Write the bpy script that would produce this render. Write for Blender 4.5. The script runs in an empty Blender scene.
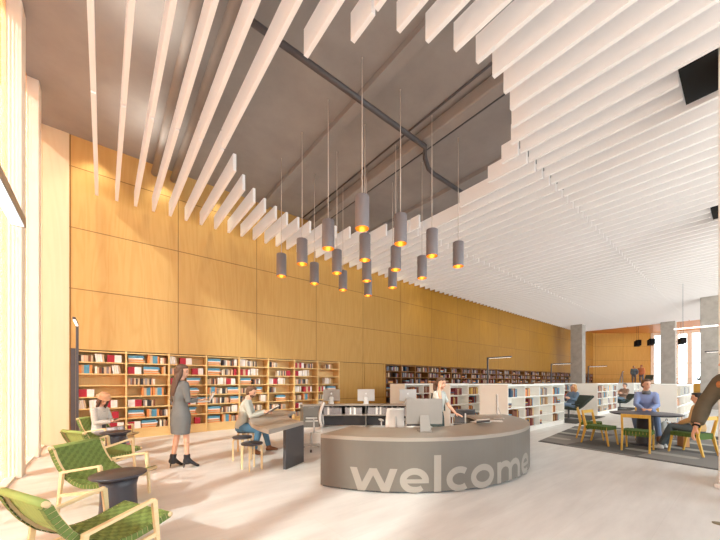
import bpy, bmesh, math, random
from mathutils import Vector, Matrix
PI=math.pi
random.seed(7)
scene=bpy.context.scene
C=scene.collection
# ------------------------------------------------------------------ materials
def lin(c):
    c=c/255.0
    return c/12.92 if c<=0.04045 else ((c+0.055)/1.055)**2.4
def rgb(r,g,b): return (lin(r),lin(g),lin(b),1.0)
def new_mat(name):
    m=bpy.data.materials.new(name); m.use_nodes=True
    nt=m.node_tree; bs=nt.nodes['Principled BSDF']
    return m,nt,bs
def P(name,col,rough=0.6,metal=0.0,var=0.08,scale=6.0,emit=None,estr=0.0,bump=0.0):
    """procedural principled material whose colour wanders a little with noise"""
    m,nt,bs=new_mat(name)
    tc=nt.nodes.new('ShaderNodeTexCoord'); nz=nt.nodes.new('ShaderNodeTexNoise')
    nz.inputs['Scale'].default_value=scale; nz.inputs['Detail'].default_value=3
    nt.links.new(tc.outputs['Object'],nz.inputs['Vector'])
    mx=nt.nodes.new('ShaderNodeMix'); mx.data_type='RGBA'
    c=rgb(*col)
    mx.inputs['A'].default_value=tuple(max(0,v*(1-var)) for v in c[:3])+(1,)
    mx.inputs['B'].default_value=tuple(min(1,v*(1+var)) for v in c[:3])+(1,)
    nt.links.new(nz.outputs['Fac'],mx.inputs['Factor'])
    nt.links.new(mx.outputs['Result'],bs.inputs['Base Color'])
    bs.inputs['Roughness'].default_value=rough; bs.inputs['Metallic'].default_value=metal
    if emit:
        bs.inputs['Emission Color'].default_value=rgb(*emit); bs.inputs['Emission Strength'].default_value=estr
    if bump:
        b=nt.nodes.new('ShaderNodeBump'); b.inputs['Strength'].default_value=bump; b.inputs['Distance'].default_value=0.01
        nt.links.new(nz.outputs['Fac'],b.inputs['Height']); nt.links.new(b.outputs['Normal'],bs.inputs['Normal'])
    return m
def math_node(nt,op,a,b=None,c=None):
    n=nt.nodes.new('ShaderNodeMath'); n.operation=op
    for i,v in enumerate((a,b,c)):
        if v is None: continue
        if isinstance(v,(int,float)): n.inputs[i].default_value=v
        else: nt.links.new(v,n.inputs[i])
    return n.outputs[0]
def wood(name,c1,c2,rough=0.45,axis='Z',scale=1.0,panels=None,bump=0.0,far=None):
    """plywood or timber; grain runs along axis; panels=(x0,dx,z0,dz) draws panel joints from world geometry"""
    m,nt,bs=new_mat(name)
    tc=nt.nodes.new('ShaderNodeTexCoord'); mp=nt.nodes.new('ShaderNodeMapping')
    s={'X':(0.35,4,4),'Y':(4,0.35,4),'Z':(4,4,0.35)}[axis]
    mp.inputs['Scale'].default_value=tuple(v*scale for v in s)
    nt.links.new(tc.outputs['Object'],mp.inputs['Vector'])
    n1=nt.nodes.new('ShaderNodeTexNoise'); n1.inputs['Scale'].default_value=0.8; n1.inputs['Detail'].default_value=2
    n1.inputs['Distortion'].default_value=1.6
    nt.links.new(mp.outputs['Vector'],n1.inputs['Vector'])
    # rings from the low noise give the cathedral figure
    ring=math_node(nt,'SINE',math_node(nt,'MULTIPLY',n1.outputs['Fac'],46.0))
    ring=math_node(nt,'MULTIPLY_ADD',ring,0.22,0.5)
    n2=nt.nodes.new('ShaderNodeTexNoise'); n2.inputs['Scale'].default_value=9; n2.inputs['Detail'].default_value=4
    nt.links.new(mp.outputs['Vector'],n2.inputs['Vector'])
    f=math_node(nt,'ADD',math_node(nt,'MULTIPLY',ring,0.55),math_node(nt,'MULTIPLY',n2.outputs['Fac'],0.45))
    mx=nt.nodes.new('ShaderNodeMix'); mx.data_type='RGBA'
    mx.inputs['A'].default_value=rgb(*c2); mx.inputs['B'].default_value=rgb(*c1)
    nt.links.new(f,mx.inputs['Factor'])
    out=mx.outputs['Result']
    if far:   # daylight fading down the hall, put into the colour as deeper ochre
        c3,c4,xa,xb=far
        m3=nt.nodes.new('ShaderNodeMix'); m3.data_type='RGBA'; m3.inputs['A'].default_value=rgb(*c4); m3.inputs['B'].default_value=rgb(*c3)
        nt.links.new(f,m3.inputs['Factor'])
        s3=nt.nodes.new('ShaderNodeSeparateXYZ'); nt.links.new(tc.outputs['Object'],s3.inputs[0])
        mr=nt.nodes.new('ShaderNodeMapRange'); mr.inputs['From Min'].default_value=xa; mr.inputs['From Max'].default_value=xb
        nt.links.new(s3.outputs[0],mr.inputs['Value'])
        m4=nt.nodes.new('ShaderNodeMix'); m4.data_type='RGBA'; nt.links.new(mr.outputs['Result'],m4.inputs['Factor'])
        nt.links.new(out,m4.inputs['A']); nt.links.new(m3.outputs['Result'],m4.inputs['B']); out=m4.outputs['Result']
    if panels:
        x0,dx,z0,dz=panels
        sp=nt.nodes.new('ShaderNodeSeparateXYZ'); nt.links.new(tc.outputs['Object'],sp.inputs[0])
        def near(v,o,d,w):
            q=math_node(nt,'FRACT',math_node(nt,'ADD',math_node(nt,'DIVIDE',math_node(nt,'SUBTRACT',v,o),d),100.5))
            q=math_node(nt,'ABSOLUTE',math_node(nt,'SUBTRACT',q,0.5))
            return math_node(nt,'LESS_THAN',math_node(nt,'MULTIPLY',q,d),w)
        lx=near(sp.outputs[0],x0,dx,0.011); lz=near(sp.outputs[2],z0,dz,0.011)
        ok=math_node(nt,'GREATER_THAN',sp.outputs[0],x0-0.1)
        ln=math_node(nt,'MULTIPLY',math_node(nt,'MAXIMUM',lx,lz),ok)
        # every panel has its own slight tone
        wn=nt.nodes.new('ShaderNodeTexWhiteNoise'); wn.noise_dimensions='2D'
        cx=math_node(nt,'FLOOR',math_node(nt,'DIVIDE',math_node(nt,'SUBTRACT',sp.outputs[0],x0),dx))
        cz=math_node(nt,'FLOOR',math_node(nt,'DIVIDE',math_node(nt,'SUBTRACT',sp.outputs[2],z0),dz))
        cb=nt.nodes.new('ShaderNodeCombineXYZ'); nt.links.new(cx,cb.inputs[0]); nt.links.new(cz,cb.inputs[1])
        nt.links.new(cb.outputs[0],wn.inputs['Vector'])
        hv=nt.nodes.new('ShaderNodeHueSaturation')
        nt.links.new(math_node(nt,'MULTIPLY_ADD',wn.outputs['Value'],0.10,0.95),hv.inputs['Value'])
        nt.links.new(out,hv.inputs['Color'])
        m2=nt.nodes.new('ShaderNodeMix'); m2.data_type='RGBA'
        nt.links.new(math_node(nt,'MULTIPLY',ln,0.62),m2.inputs['Factor'])
        nt.links.new(hv.outputs['Color'],m2.inputs['A']); m2.inputs['B'].default_value=rgb(90,55,25)
        out=m2.outputs['Result']
    nt.links.new(out,bs.inputs['Base Color']); bs.inputs['Roughness'].default_value=rough; bs.inputs['Specular IOR Level'].default_value=0.18
    return m
def emis(name,col,s):
    m,nt,bs=new_mat(name)
    bs.inputs['Base Color'].default_value=rgb(*col); bs.inputs['Emission Color'].default_value=rgb(*col)
    bs.inputs['Emission Strength'].default_value=s
    nz=nt.nodes.new('ShaderNodeTexNoise'); nz.inputs['Scale'].default_value=2
    v=math_node(nt,'MULTIPLY_ADD',nz.outputs['Fac'],0.1*s,0.95*s); nt.links.new(v,bs.inputs['Emission Strength'])
    return m
# ------------------------------------------------------------------ mesh builder
class MB:
    def __init__(s): s.v=[]; s.f=[]; s.m=[]; s.sm=[]
    def add(s,vs,fs,mat=0,smooth=False):
        o=len(s.v); s.v+=[tuple(v) for v in vs]
        for f in fs: s.f.append([i+o for i in f]); s.m.append(mat); s.sm.append(smooth)
    def hexa(s,p,mat=0):
        s.add(p,[(0,3,2,1),(4,5,6,7),(0,1,5,4),(1,2,6,5),(2,3,7,6),(3,0,4,7)],mat)
    def box(s,x0,x1,y0,y1,z0,z1,mat=0):
        s.hexa([(x0,y0,z0),(x1,y0,z0),(x1,y1,z0),(x0,y1,z0),(x0,y0,z1),(x1,y0,z1),(x1,y1,z1),(x0,y1,z1)],mat)
    def bar(s,p,q,w,h,up=(0,0,1),mat=0,w2=None,h2=None):
        p=Vector(p);q=Vector(q);d=(q-p).normalized();u=Vector(up)
        a=d.cross(u)
        if a.length<1e-4: a=d.cross(Vector((1,0,0)))
        a.normalize(); b=a.cross(d).normalized()
        w2=w if w2 is None else w2; h2=h if h2 is None else h2
        pts=[]
        for c,ww,hh in ((p,w,h),(q,w2,h2)):
            pts+=[c-a*ww/2-b*hh/2,c+a*ww/2-b*hh/2,c+a*ww/2+b*hh/2,c-a*ww/2+b*hh/2]
        s.hexa([pts[i] for i in (0,1,2,3,4,5,6,7)],mat)
    def prism(s,poly,z0,z1,mat=0):
        n=len(poly)
        vs=[(x,y,z0) for x,y in poly]+[(x,y,z1) for x,y in poly]
        s.add(vs,[tuple(reversed(range(n))),tuple(range(n,2*n))]+[(i,(i+1)%n,(i+1)%n+n,i+n) for i in range(n)],mat)
    def loft(s,st,seg=16,mat=0,cap=True,smooth=True):
        """st: list of (centre, side_vector*rx, other_vector*ry)"""
        vs=[];fs=[]
        for c,a,b in st:
            for i in range(seg):
                t=2*PI*i/seg
                vs.append(Vector(c)+Vector(a)*math.cos(t)+Vector(b)*math.sin(t))
        n=len(st)
        for k in range(n-1):
            for i in range(seg):
                j=(i+1)%seg
                fs.append((k*seg+i,k*seg+j,(k+1)*seg+j,(k+1)*seg+i))
        if cap: fs.append(tuple(reversed(range(seg)))); fs.append(tuple(range((n-1)*seg,n*seg)))
        s.add(vs,fs,mat,smooth)
    def tube(s,path,r,seg=12,mat=0,side=None,flat=1.0,cap=True,smooth=True):
        path=[Vector(p) for p in path]; n=len(path)
        rs=list(r) if isinstance(r,(list,tuple)) else [r]*n
        st=[];pa=None
        for i,p in enumerate(path):
            d=(path[min(i+1,n-1)]-path[max(i-1,0)]).normalized()
            if side is not None: a=Vector(side)
            elif pa is None: a=Vector((1,0,0)) if abs(d.x)<0.8 else Vector((0,1,0))
            else: a=pa
            a=(a-d*a.dot(d)); a=a.normalized() if a.length>1e-5 else d.orthogonal().normalized()
            pa=a; b=d.cross(a)
            st.append((p,a*rs[i],b*rs[i]*flat))
        s.loft(st,seg,mat,cap,smooth)
    def ell(s,c,rx,ry,rz,seg=16,rings=10,mat=0,rot=None):
        vs=[];fs=[];c=Vector(c)
        M=rot if rot is not None else Matrix.Identity(3)
        for k in range(1,rings):
            ph=PI*k/rings
            for i in range(seg):
                t=2*PI*i/seg
                vs.append(c+M@Vector((rx*math.sin(ph)*math.cos(t),ry*math.sin(ph)*math.sin(t),-rz*math.cos(ph))))
        bt=len(vs); vs.append(c+M@Vector((0,0,-rz))); tp=len(vs); vs.append(c+M@Vector((0,0,rz)))
        for k in range(rings-2):
            for i in range(seg):
                j=(i+1)%seg; fs.append((k*seg+i,k*seg+j,(k+1)*seg+j,(k+1)*seg+i))
        for i in range(seg):
            j=(i+1)%seg; fs.append((bt,j,i)); fs.append((tp,(rings-2)*seg+i,(rings-2)*seg+j))
        s.add(vs,fs,mat,True)
    def lathe(s,prof,c=(0,0),seg=28,mat=0,smooth=True):
        """prof: list of (r,z)"""
        s.loft([((c[0],c[1],z),(r,0,0),(0,r,0)) for r,z in prof],seg,mat,True,smooth)
    def merge(s,me,mat=0,smooth=True):
        s.add([v.co for v in me.vertices],[tuple(p.vertices) for p in me.polygons],mat,smooth)
    def mesh(s,name,mats=None):
        me=bpy.data.meshes.new(name); me.from_pydata(s.v,[],s.f)
        for m in (mats or []): me.materials.append(m)
        me.polygons.foreach_set('material_index',s.m); me.polygons.foreach_set('use_smooth',s.sm)
        me.update(); return me
    def build(s,name,mats,parent=None,bevel=0,seg=2):
        if not isinstance(mats,(list,tuple)): mats=[mats]
        o=bpy.data.objects.new(name,s.mesh(name,mats)); C.objects.link(o)
        if parent: o.parent=parent
        if bevel:
            b=o.modifiers.new('Bevel','BEVEL'); b.width=bevel; b.segments=seg; b.limit_method='ANGLE'; b.angle_limit=math.radians(40)
        return o
def tag(o,label=None,cat=None,group=None,kind=None):
    if label: o['label']=label
    if cat: o['category']=cat
    if group: o['group']=group
    if kind: o['kind']=kind
    return o
def empty(name,loc=(0,0,0),rz=0,label=None,cat=None,group=None):
    o=bpy.data.objects.new(name,None); C.objects.link(o); o.location=loc; o.rotation_euler=(0,0,rz)
    o.empty_display_size=0.2
    return tag(o,label,cat,group)
def copy_tree(o,parent=None):
    c=o.copy(); C.objects.link(c)
    if parent is not None: c.parent=parent
    for ch in o.children: copy_tree(ch,c)
    return c
def dup(o,loc,rz,label=None,group=None):
    c=copy_tree(o); c.location=loc; c.rotation_euler=(0,0,rz)
    if label: c['label']=label
    if group: c['group']=group
    return c
def ordinal(n):
    w=['first','second','third','fourth','fifth','sixth','seventh','eighth','ninth','tenth','eleventh','twelfth']
    if n<=12: return w[n-1]
    return '%d%s'%(n,'th' if 10<=n%100<=20 else {1:'st',2:'nd',3:'rd'}.get(n%10,'th'))
# ------------------------------------------------------------------ camera
YAW=math.radians(39.03); FPX=317.0; EYE=1.5
cam=bpy.data.cameras.new('camera'); co=bpy.data.objects.new('camera',cam); C.objects.link(co)
co.location=(0,0,EYE); co.rotation_euler=(PI/2,0,-YAW)
cam.sensor_width=36; cam.sensor_fit='HORIZONTAL'; cam.lens=FPX/720*36; cam.shift_y=(381.5-270)/720
cam.clip_end=200; scene.camera=co
def proj(X,Y,Z):
    t=X*.6297+Y*.7768; s=X*.7768-Y*.6297
    if t<.05: return None
    return 360+FPX*s/t,381.5-FPX*(Z-EYE)/t,t
# ------------------------------------------------------------------ palette
M={}
M['ply']=wood('plywood_wall',(222,184,120),(204,158,92),0.5,'Z',0.55,(-0.61,2.28,0.81,1.47),far=((172,122,36),(146,100,18),1.0,13.0))  # bright left end and dim far end are painted into the ply
M['plysunlit']=wood('plywood_sunlit',(238,220,190),(228,206,170),0.5,'Z',0.5)  # seamless end strip, strong daylight put into its paler colour
M['ply2']=wood('plywood_far',(196,152,74),(174,126,50),0.5,'Z',0.5,(0.0,2.2,2.2,1.47))
M['shelfwood']=wood('shelf_timber',(240,206,146),(228,188,124),0.5,'X',0.8)
M['shelfdark']=wood('shelf_back_timber',(242,208,150),(230,190,126),0.6,'Z',0.8)
M['farback']=wood('shelf_back_dark_timber',(120,78,38),(92,58,26),0.6,'Z',0.8)
M['farwood']=wood('shelf_timber_far',(150,102,50),(124,80,36),0.5,'X',0.8)
M['chairwood']=wood('ash_timber',(240,216,174),(228,196,146),0.4,'X',3)
M['beech']=wood('yellow_beech',(228,184,92),(212,162,66),0.4,'Z',3)
M['soffit']=wood('soffit_timber',(214,156,84),(190,130,60),0.5,'Y',0.5)
M['black']=P('black_paint',(10,9,10),0.9)
M['white']=P('white_laminate',(236,226,218),0.5,var=0.03)
M['case']=P('white_case',(250,244,236),0.5,var=0.03,emit=(255,244,230),estr=0.04)  # faint glow added to brighten the panels; the cases are no lamps
M['desk']=P('taupe_stone',(110,101,92),0.42,var=0.10,scale=2.2)
M['deskdark']=P('dark_stone',(74,71,74),0.4,var=0.10,scale=3)
M['desktop']=P('taupe_top',(158,145,133),0.35,var=0.08,scale=2.5)
M['toe']=P('toe_kick_steel',(60,62,72),0.4)
M['letter']=P('pale_lettering',(156,145,134),0.45,var=0.02)
M['charcoal']=P('charcoal_lacquer',(60,57,64),0.38,var=0.06)
M['pend']=P('pendant_graphite',(132,124,126),0.4,var=0.05)
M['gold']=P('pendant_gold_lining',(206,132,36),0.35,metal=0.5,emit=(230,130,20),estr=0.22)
M['rod']=P('suspension_rod',(214,200,190),0.5)
M['steel']=P('brushed_steel',(150,146,146),0.35,metal=0.6)
M['darksteel']=P('dark_steel',(88,82,84),0.45,metal=0.3)
M['duct']=P('duct_paint',(152,144,140),0.55)
M['baffle']=P('baffle_cream',(232,224,220),0.7,var=0.02,scale=1.5,emit=(250,238,234),estr=0.17)  # slight glow stands in for light reaching up between the baffles
M['fin']=P('window_fin_cream',(250,238,224),0.6,var=0.02)
M['webL']=P('webbing_light_green',(150,164,88),0.75,var=0.12,scale=30)  # rear of the webbing, sunlit tone put into the paler green
M['webD']=P('webbing_dark_green',(108,124,60),0.8,var=0.12,scale=30)  # inner straps and sides, shade put into the deeper green
M['webM']=P('webbing_mid_green',(126,144,72),0.8,var=0.12,scale=30)
M['seatgreen']=P('seat_green',(84,104,40),0.8,var=0.15,scale=30)
M['darkgreen']=P('dark_green_leather',(44,52,40),0.6)
M['led']=emis('led_diffuser',(255,248,240),1.5)
M['paper']=P('paper',(238,232,226),0.7,var=0.03)
M['alu']=P('aluminium',(206,200,196),0.35,metal=0.35,var=0.04)
M['aluback']=P('aluminium_back',(142,132,124),0.4,metal=0.2,var=0.05)
M['screen']=P('screen_glass',(38,40,44),0.15)
M['logo']=P('pale_emblem',(236,234,232),0.3)
M['mesh']=P('white_mesh_fabric',(232,222,214),0.6)
# ------------------------------------------------------------------ setting
def S(o): o['kind']='structure'; return o
def floor_mat():
    m,nt,bs=new_mat('pale_floor')
    tc=nt.nodes.new('ShaderNodeTexCoord'); mp=nt.nodes.new('ShaderNodeMapping')
    mp.inputs['Rotation'].default_value=(0,0,0.35); mp.inputs['Scale'].default_value=(0.5,2.6,1)
    nt.links.new(tc.outputs['Object'],mp.inputs['Vector'])
    n=nt.nodes.new('ShaderNodeTexNoise'); n.inputs['Scale'].default_value=1.6; n.inputs['Detail'].default_value=6; n.inputs['Roughness'].default_value=0.6
    nt.links.new(mp.outputs['Vector'],n.inputs['Vector'])
    br=nt.nodes.new('ShaderNodeTexBrick'); br.inputs['Scale'].default_value=1.0
    br.inputs['Brick Width'].default_value=1.2; br.inputs['Row Height'].default_value=0.6; br.inputs['Mortar Size'].default_value=0.004
    br.inputs['Color1'].default_value=rgb(230,225,222); br.inputs['Color2'].default_value=rgb(224,218,214); br.inputs['Mortar'].default_value=rgb(214,207,202)
    nt.links.new(tc.outputs['Object'],br.inputs['Vector'])
    cr=nt.nodes.new('ShaderNodeValToRGB'); cr.color_ramp.elements[0].position=0.3; cr.color_ramp.elements[0].color=rgb(212,203,196)
    cr.color_ramp.elements[1].position=0.75; cr.color_ramp.elements[1].color=rgb(242,235,229)
    nt.links.new(n.outputs['Fac'],cr.inputs['Fac'])
    mx=nt.nodes.new('ShaderNodeMix'); mx.data_type='RGBA'; mx.inputs['Factor'].default_value=0.7
    nt.links.new(br.outputs['Color'],mx.inputs['A']); nt.links.new(cr.outputs['Color'],mx.inputs['B'])
    nt.links.new(mx.outputs['Result'],bs.inputs['Base Color'])
    bs.inputs['Roughness'].default_value=0.38; bs.inputs['Specular IOR Level'].default_value=0.35
    return m
M['floor']=floor_mat()
def concrete(name,c1,c2,sc=1.2,formwork=False):
    m,nt,bs=new_mat(name)
    tc=nt.nodes.new('ShaderNodeTexCoord')
    n=nt.nodes.new('ShaderNodeTexNoise'); n.inputs['Scale'].default_value=sc; n.inputs['Detail'].default_value=7; n.inputs['Roughness'].default_value=0.62
    nt.links.new(tc.outputs['Object'],n.inputs['Vector'])
    cr=nt.nodes.new('ShaderNodeValToRGB'); cr.color_ramp.elements[0].position=0.3; cr.color_ramp.elements[1].position=0.7
    cr.color_ramp.elements[0].color=rgb(*c1); cr.color_ramp.elements[1].color=rgb(*c2)
    nt.links.new(n.outputs['Fac'],cr.inputs['Fac']); out=cr.outputs['Color']
    if formwork:   # soft lighter and darker strips along the slab
        sp=nt.nodes.new('ShaderNodeSeparateXYZ'); nt.links.new(tc.outputs['Object'],sp.inputs[0])
        w=math_node(nt,'SINE',math_node(nt,'MULTIPLY',sp.outputs[0],2.4))
        hv=nt.nodes.new('ShaderNodeHueSaturation'); nt.links.new(out,hv.inputs['Color'])
        nt.links.new(math_node(nt,'MULTIPLY_ADD',w,0.05,1.0),hv.inputs['Value']); out=hv.outputs['Color']
    nt.links.new(out,bs.inputs['Base Color']); bs.inputs['Roughness'].default_value=0.75
    return m
M['slab']=concrete('concrete_slab',(146,140,138),(164,157,154),0.8,True)
M['column']=concrete('concrete_column',(164,154,144),(188,178,168),2.5)
def glass_mat():
    m=bpy.data.materials.new('clear_glass'); m.use_nodes=True; nt=m.node_tree; nt.nodes.clear()
    o=nt.nodes.new('ShaderNodeOutputMaterial'); t=nt.nodes.new('ShaderNodeBsdfTransparent'); g=nt.nodes.new('ShaderNodeBsdfGlossy')
    g.inputs['Roughness'].default_value=0.02; mx=nt.nodes.new('ShaderNodeMixShader'); lw=nt.nodes.new('ShaderNodeLayerWeight'); lw.inputs['Blend'].default_value=0.15
    t.inputs['Color'].default_value=(0.95,0.96,0.96,1)
    nt.links.new(math_node(nt,'MULTIPLY',lw.outputs['Fresnel'],0.5),mx.inputs[0]); nt.links.new(t.outputs[0],mx.inputs[1]); nt.links.new(g.outputs[0],mx.inputs[2])
    nt.links.new(mx.outputs[0],o.inputs[0]); return m
M['glass']=glass_mat()
def screen_mat():
    """fine perforated timber-coloured screen: real holes by a procedural grid"""
    m=bpy.data.materials.new('perforated_screen'); m.use_nodes=True; nt=m.node_tree; nt.nodes.clear()
    o=nt.nodes.new('ShaderNodeOutputMaterial'); t=nt.nodes.new('ShaderNodeBsdfTransparent'); d=nt.nodes.new('ShaderNodeBsdfDiffuse'); tl=nt.nodes.new('ShaderNodeBsdfTranslucent')
    d.inputs['Color'].default_value=rgb(222,156,84); tl.inputs['Color'].default_value=rgb(226,150,80)
    a=nt.nodes.new('ShaderNodeMixShader'); a.inputs[0].default_value=0.22
    nt.links.new(d.outputs[0],a.inputs[1]); nt.links.new(tl.outputs[0],a.inputs[2])
    tc=nt.nodes.new('ShaderNodeTexCoord'); sp=nt.nodes.new('ShaderNodeSeparateXYZ'); nt.links.new(tc.outputs['Object'],sp.inputs[0])
    fy=math_node(nt,'FRACT',math_node(nt,'ADD',math_node(nt,'MULTIPLY',sp.outputs[1],57.0),900.0))
    fz=math_node(nt,'FRACT',math_node(nt,'MULTIPLY',sp.outputs[2],61.0))
    h=math_node(nt,'MULTIPLY',math_node(nt,'GREATER_THAN',fy,0.74),math_node(nt,'GREATER_THAN',fz,0.42))
    mx=nt.nodes.new('ShaderNodeMixShader'); nt.links.new(h,mx.inputs[0]); nt.links.new(a.outputs[0],mx.inputs[1]); nt.links.new(t.outputs[0],mx.inputs[2])
    nt.links.new(mx.outputs[0],o.inputs[0]); return m
M['screenmesh']=screen_mat()
HC=7.44; YW=10.3
b=MB(); b.box(-1.6,48,-9,11,-0.2,0); S(b.build('floor',M['floor']))
b=MB(); b.box(-1.6,35.2,-8,11,HC,HC+0.3); S(b.build('ceiling',M['slab']))
# timber wall: full height panels above the shelving recess, solid between the recesses
b=MB()
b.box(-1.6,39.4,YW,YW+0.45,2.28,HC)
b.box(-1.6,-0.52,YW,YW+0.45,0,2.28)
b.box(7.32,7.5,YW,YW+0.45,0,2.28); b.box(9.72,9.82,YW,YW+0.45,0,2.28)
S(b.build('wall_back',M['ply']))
b=MB(); b.box(-0.6,39.4,YW+0.42,YW+0.5,0,2.3); S(b.build('wall_recess_back',M['shelfdark']))
for i,(a,c) in enumerate(((7.505,8.6),(8.612,9.715))):
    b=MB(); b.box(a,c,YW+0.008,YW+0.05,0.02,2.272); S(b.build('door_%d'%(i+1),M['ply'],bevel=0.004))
b=MB(); b.box(-1.24,-0.63,YW-0.02,YW,0,HC); S(b.build('trim_1',M['plysunlit']))
b=MB(); b.box(-0.60,-0.515,YW-0.03,YW,0,2.3); S(b.build('trim_2',M['darksteel']))
# far timber wall at an angle, with the raised gallery in front of it
def wall_seg(p,q,z0,z1,th,mat,name):
    b=MB(); p=Vector((p[0],p[1],0));q=Vector((q[0],q[1],0)); d=(q-p).normalized(); n=Vector((d.y,-d.x,0))
    n=-n if n.x<0 else n
    b.hexa([p+Vector((0,0,z0)),q+Vector((0,0,z0)),q+n*th+Vector((0,0,z0)),p+n*th+Vector((0,0,z0)),
            p+Vector((0,0,z1)),q+Vector((0,0,z1)),q+n*th+Vector((0,0,z1)),p+n*th+Vector((0,0,z1))])
    return S(b.build(name,mat))
wall_seg((39.4,10.3),(44.1,6.45),0,6.9,0.3,M['ply2'],'wall_far')
b=MB(); b.box(34.6,47,-5,10.3,6.5,6.6); S(b.build('ceiling_far',M['soffit']))
b=MB(); b.box(34.6,34.72,-5,10.3,6.35,7.5); S(b.build('trim_3',M['soffit']))
b=MB(); b.prism([(35.2,-5),(47,-5),(45.0,6.4),(39.6,10.28),(35.2,10.28)],0,1.30); S(b.build('floor_gallery',M['soffit']))
b=MB(); b.box(35.0,35.2,-5,10.28,0,1.36); S(b.build('wall_gallery',M['ply2']))
# gallery balustrade
br=empty('glass_balustrade',(35.3,2.6,1.36),0,'long glass balustrade on the raised gallery edge at the far end','balustrade')
for i in range(8):
    b=MB(); y=-7.4+i*1.9; b.box(-0.01,0.01,y,y+1.84,0,0.42); b.build('glass_panel',M['glass'],br)
# window wall beyond the gallery
gw0=Vector((44.1,6.45,0)); gw1=Vector((45.6,-4.5,0)); gd=(gw1-gw0); L=gd.length; gd.normalize(); gn=Vector((-gd.y,gd.x,0)); gn=gn if gn.x>0 else -gn
n=0; s=0.0
while s<L-1.2:
    n+=1
    a=gw0+gd*s; q=gw0+gd*(s+1.35)
    b=MB()
    b.bar(a+Vector((0,0,1.3)),a+Vector((0,0,6.5)),0.34,0.16,up=gn)      # deep white mullion
    b.bar(a+Vector((0,0,3.3)),q+Vector((0,0,3.3)),0.06,0.08)
    b.bar(a+Vector((0,0,6.35)),q+Vector((0,0,6.35)),0.12,0.3)
    o=S(b.build('window_%d'%(n+12),M['fin']))
    g=MB(); c=a+gn*0.1; e=q+gn*0.1
    g.add([c+Vector((0,0,1.3)),e+Vector((0,0,1.3)),e+Vector((0,0,6.4)),c+Vector((0,0,6.4))],[(0,1,2,3)])
    S(g.build('window_pane',M['glass'],o))
    if n%2==0:
        g=MB(); c=a+gn*0.16+gd*0.1; e=a+gn*0.16+gd*0.6
        g.add([c+Vector((0,0,1.3)),e+Vector((0,0,1.3)),e+Vector((0,0,6.4)),c+Vector((0,0,6.4))],[(0,1,2,3)])
        S(g.build('window_screen',M['screenmesh'],o))
    s+=1.35
# glazed wall on the left: fins at 1.7 m, screen and glass in the recesses between them
n=0
for k in range(-9,3):
    n+=1
    y=7.15+1.69*k
    b=MB(); b.box(-1.20,-0.98,y,y+0.31,0,HC); S(b.build('trim_%d'%(n+3),M['fin'],bevel=0.012))
    if k<-4:
        g=MB(); g.box(-1.24,-1.10,y+0.31,y+1.69,0,HC); S(g.build('wall_left',M['fin']))
    elif k<2:
        y0=y+0.31; y1=y+1.69 if k<1 else YW
        o=MB(); o.box(-1.30,-1.24,y0,y1,0,0.08); o.box(-1.30,-1.24,y0,y1,HC-0.08,HC); o.box(-1.30,-1.25,(y0+y1)/2-0.02,(y0+y1)/2+0.02,0,HC)
        w=S(o.build('window_%d'%n,M['fin']))
        g=MB(); g.add([(-1.27,y0,0.05),(-1.27,y1,0.05),(-1.27,y1,HC-0.05),(-1.27,y0,HC-0.05)],[(0,1,2,3)]); S(g.build('window_pane',M['glass'],w))
        g=MB(); g.add([(-1.15,y0,0),(-1.15,y1,0),(-1.15,y1,HC),(-1.15,y0,HC)],[(0,1,2,3)]); S(g.build('window_screen',M['screenmesh'],w))
b=MB(); b.box(-1.34,-1.05,-8.2,YW,-0.02,0.04); S(b.build('baseboard_left',M['fin']))
# concrete columns
def column(x,y,w,z1,label,mat='column'):
    b=MB(); b.box(-w/2,w/2,-w/2,w/2,0,z1)
    o=b.build('concrete_column',M[mat],bevel=0.02); o.location=(x,y,0); S(o); return tag(o,label,'column')
column(30.2,8.92,0.82,6.3,'grey concrete column in front of the timber wall')
column(34.1,4.03,0.82,6.5,'grey concrete column in front of the far windows')
column(25.9,1.35,0.82,6.3,'grey concrete column nearest the right edge')
for x in (7.12,13.05):
    b=MB(); b.box(x-.39,x+.39,-.48,.29,0,HC); b.box(x-.43,x+.43,-.52,.33,0,0.06); o=S(b.build('white_column',M['white'],bevel=0.01)); tag(o,'white boxed column at the right edge','column')
    b=MB(); b.box(x-.50,x+.42,.295,.68,6.10,HC)
    S(b.build('void_shade_box',M['black']))  # black box added for the shade in the void beside the column
# grey ribs, duct and pipes under the slab
def duct(path,r,name,label,mat='duct',cat='pipe'):
    b=MB(); b.tube(path,r,14,0,side=(0,0,1)); o=b.build(name,M[mat]); return tag(o,label,cat)
duct([(1.10,-4.8,7.2),(1.10,10.28,7.2)],0.085,'ceiling_pipe','grey pipe under the slab, left of two running to the timber wall')
duct([(1.55,-4.8,7.2),(1.55,10.28,7.2)],0.085,'ceiling_pipe','grey pipe under the slab, right of two running to the timber wall')
duct([(1.68,4.86,7.06),(5.92,4.86,7.06),(6.2,5.1,7.06),(6.4,5.15,6.9),(6.7,5.2,6.9),(9.3,5.2,6.9)],0.055,'ceiling_pipe','thin dark pipe crossing above the pendants with a bend at its end','darksteel')
b=MB(); b.box(5.80,6.10,0.4,10.2,7.12,7.40); tag(b.build('air_duct',M['duct'],bevel=0.03),'long rectangular grey air duct above the oval ceiling opening','duct')
duct([(5.62,0.4,7.418),(5.62,10.2,7.418)],0.022,'conduit','thin conduit along the left side of the air duct','darksteel')
duct([(6.42,0.4,7.418),(6.42,10.2,7.418)],0.022,'conduit','thin conduit along the right side of the air duct','darksteel')
for i,x in enumerate((4.2,8.3,9.9)):
    b=MB(); b.box(x-0.12,x+0.12,-4.9,10.29,7.32,7.45); S(b.build('beam_%d'%(i+1),M['slab']))
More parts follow.
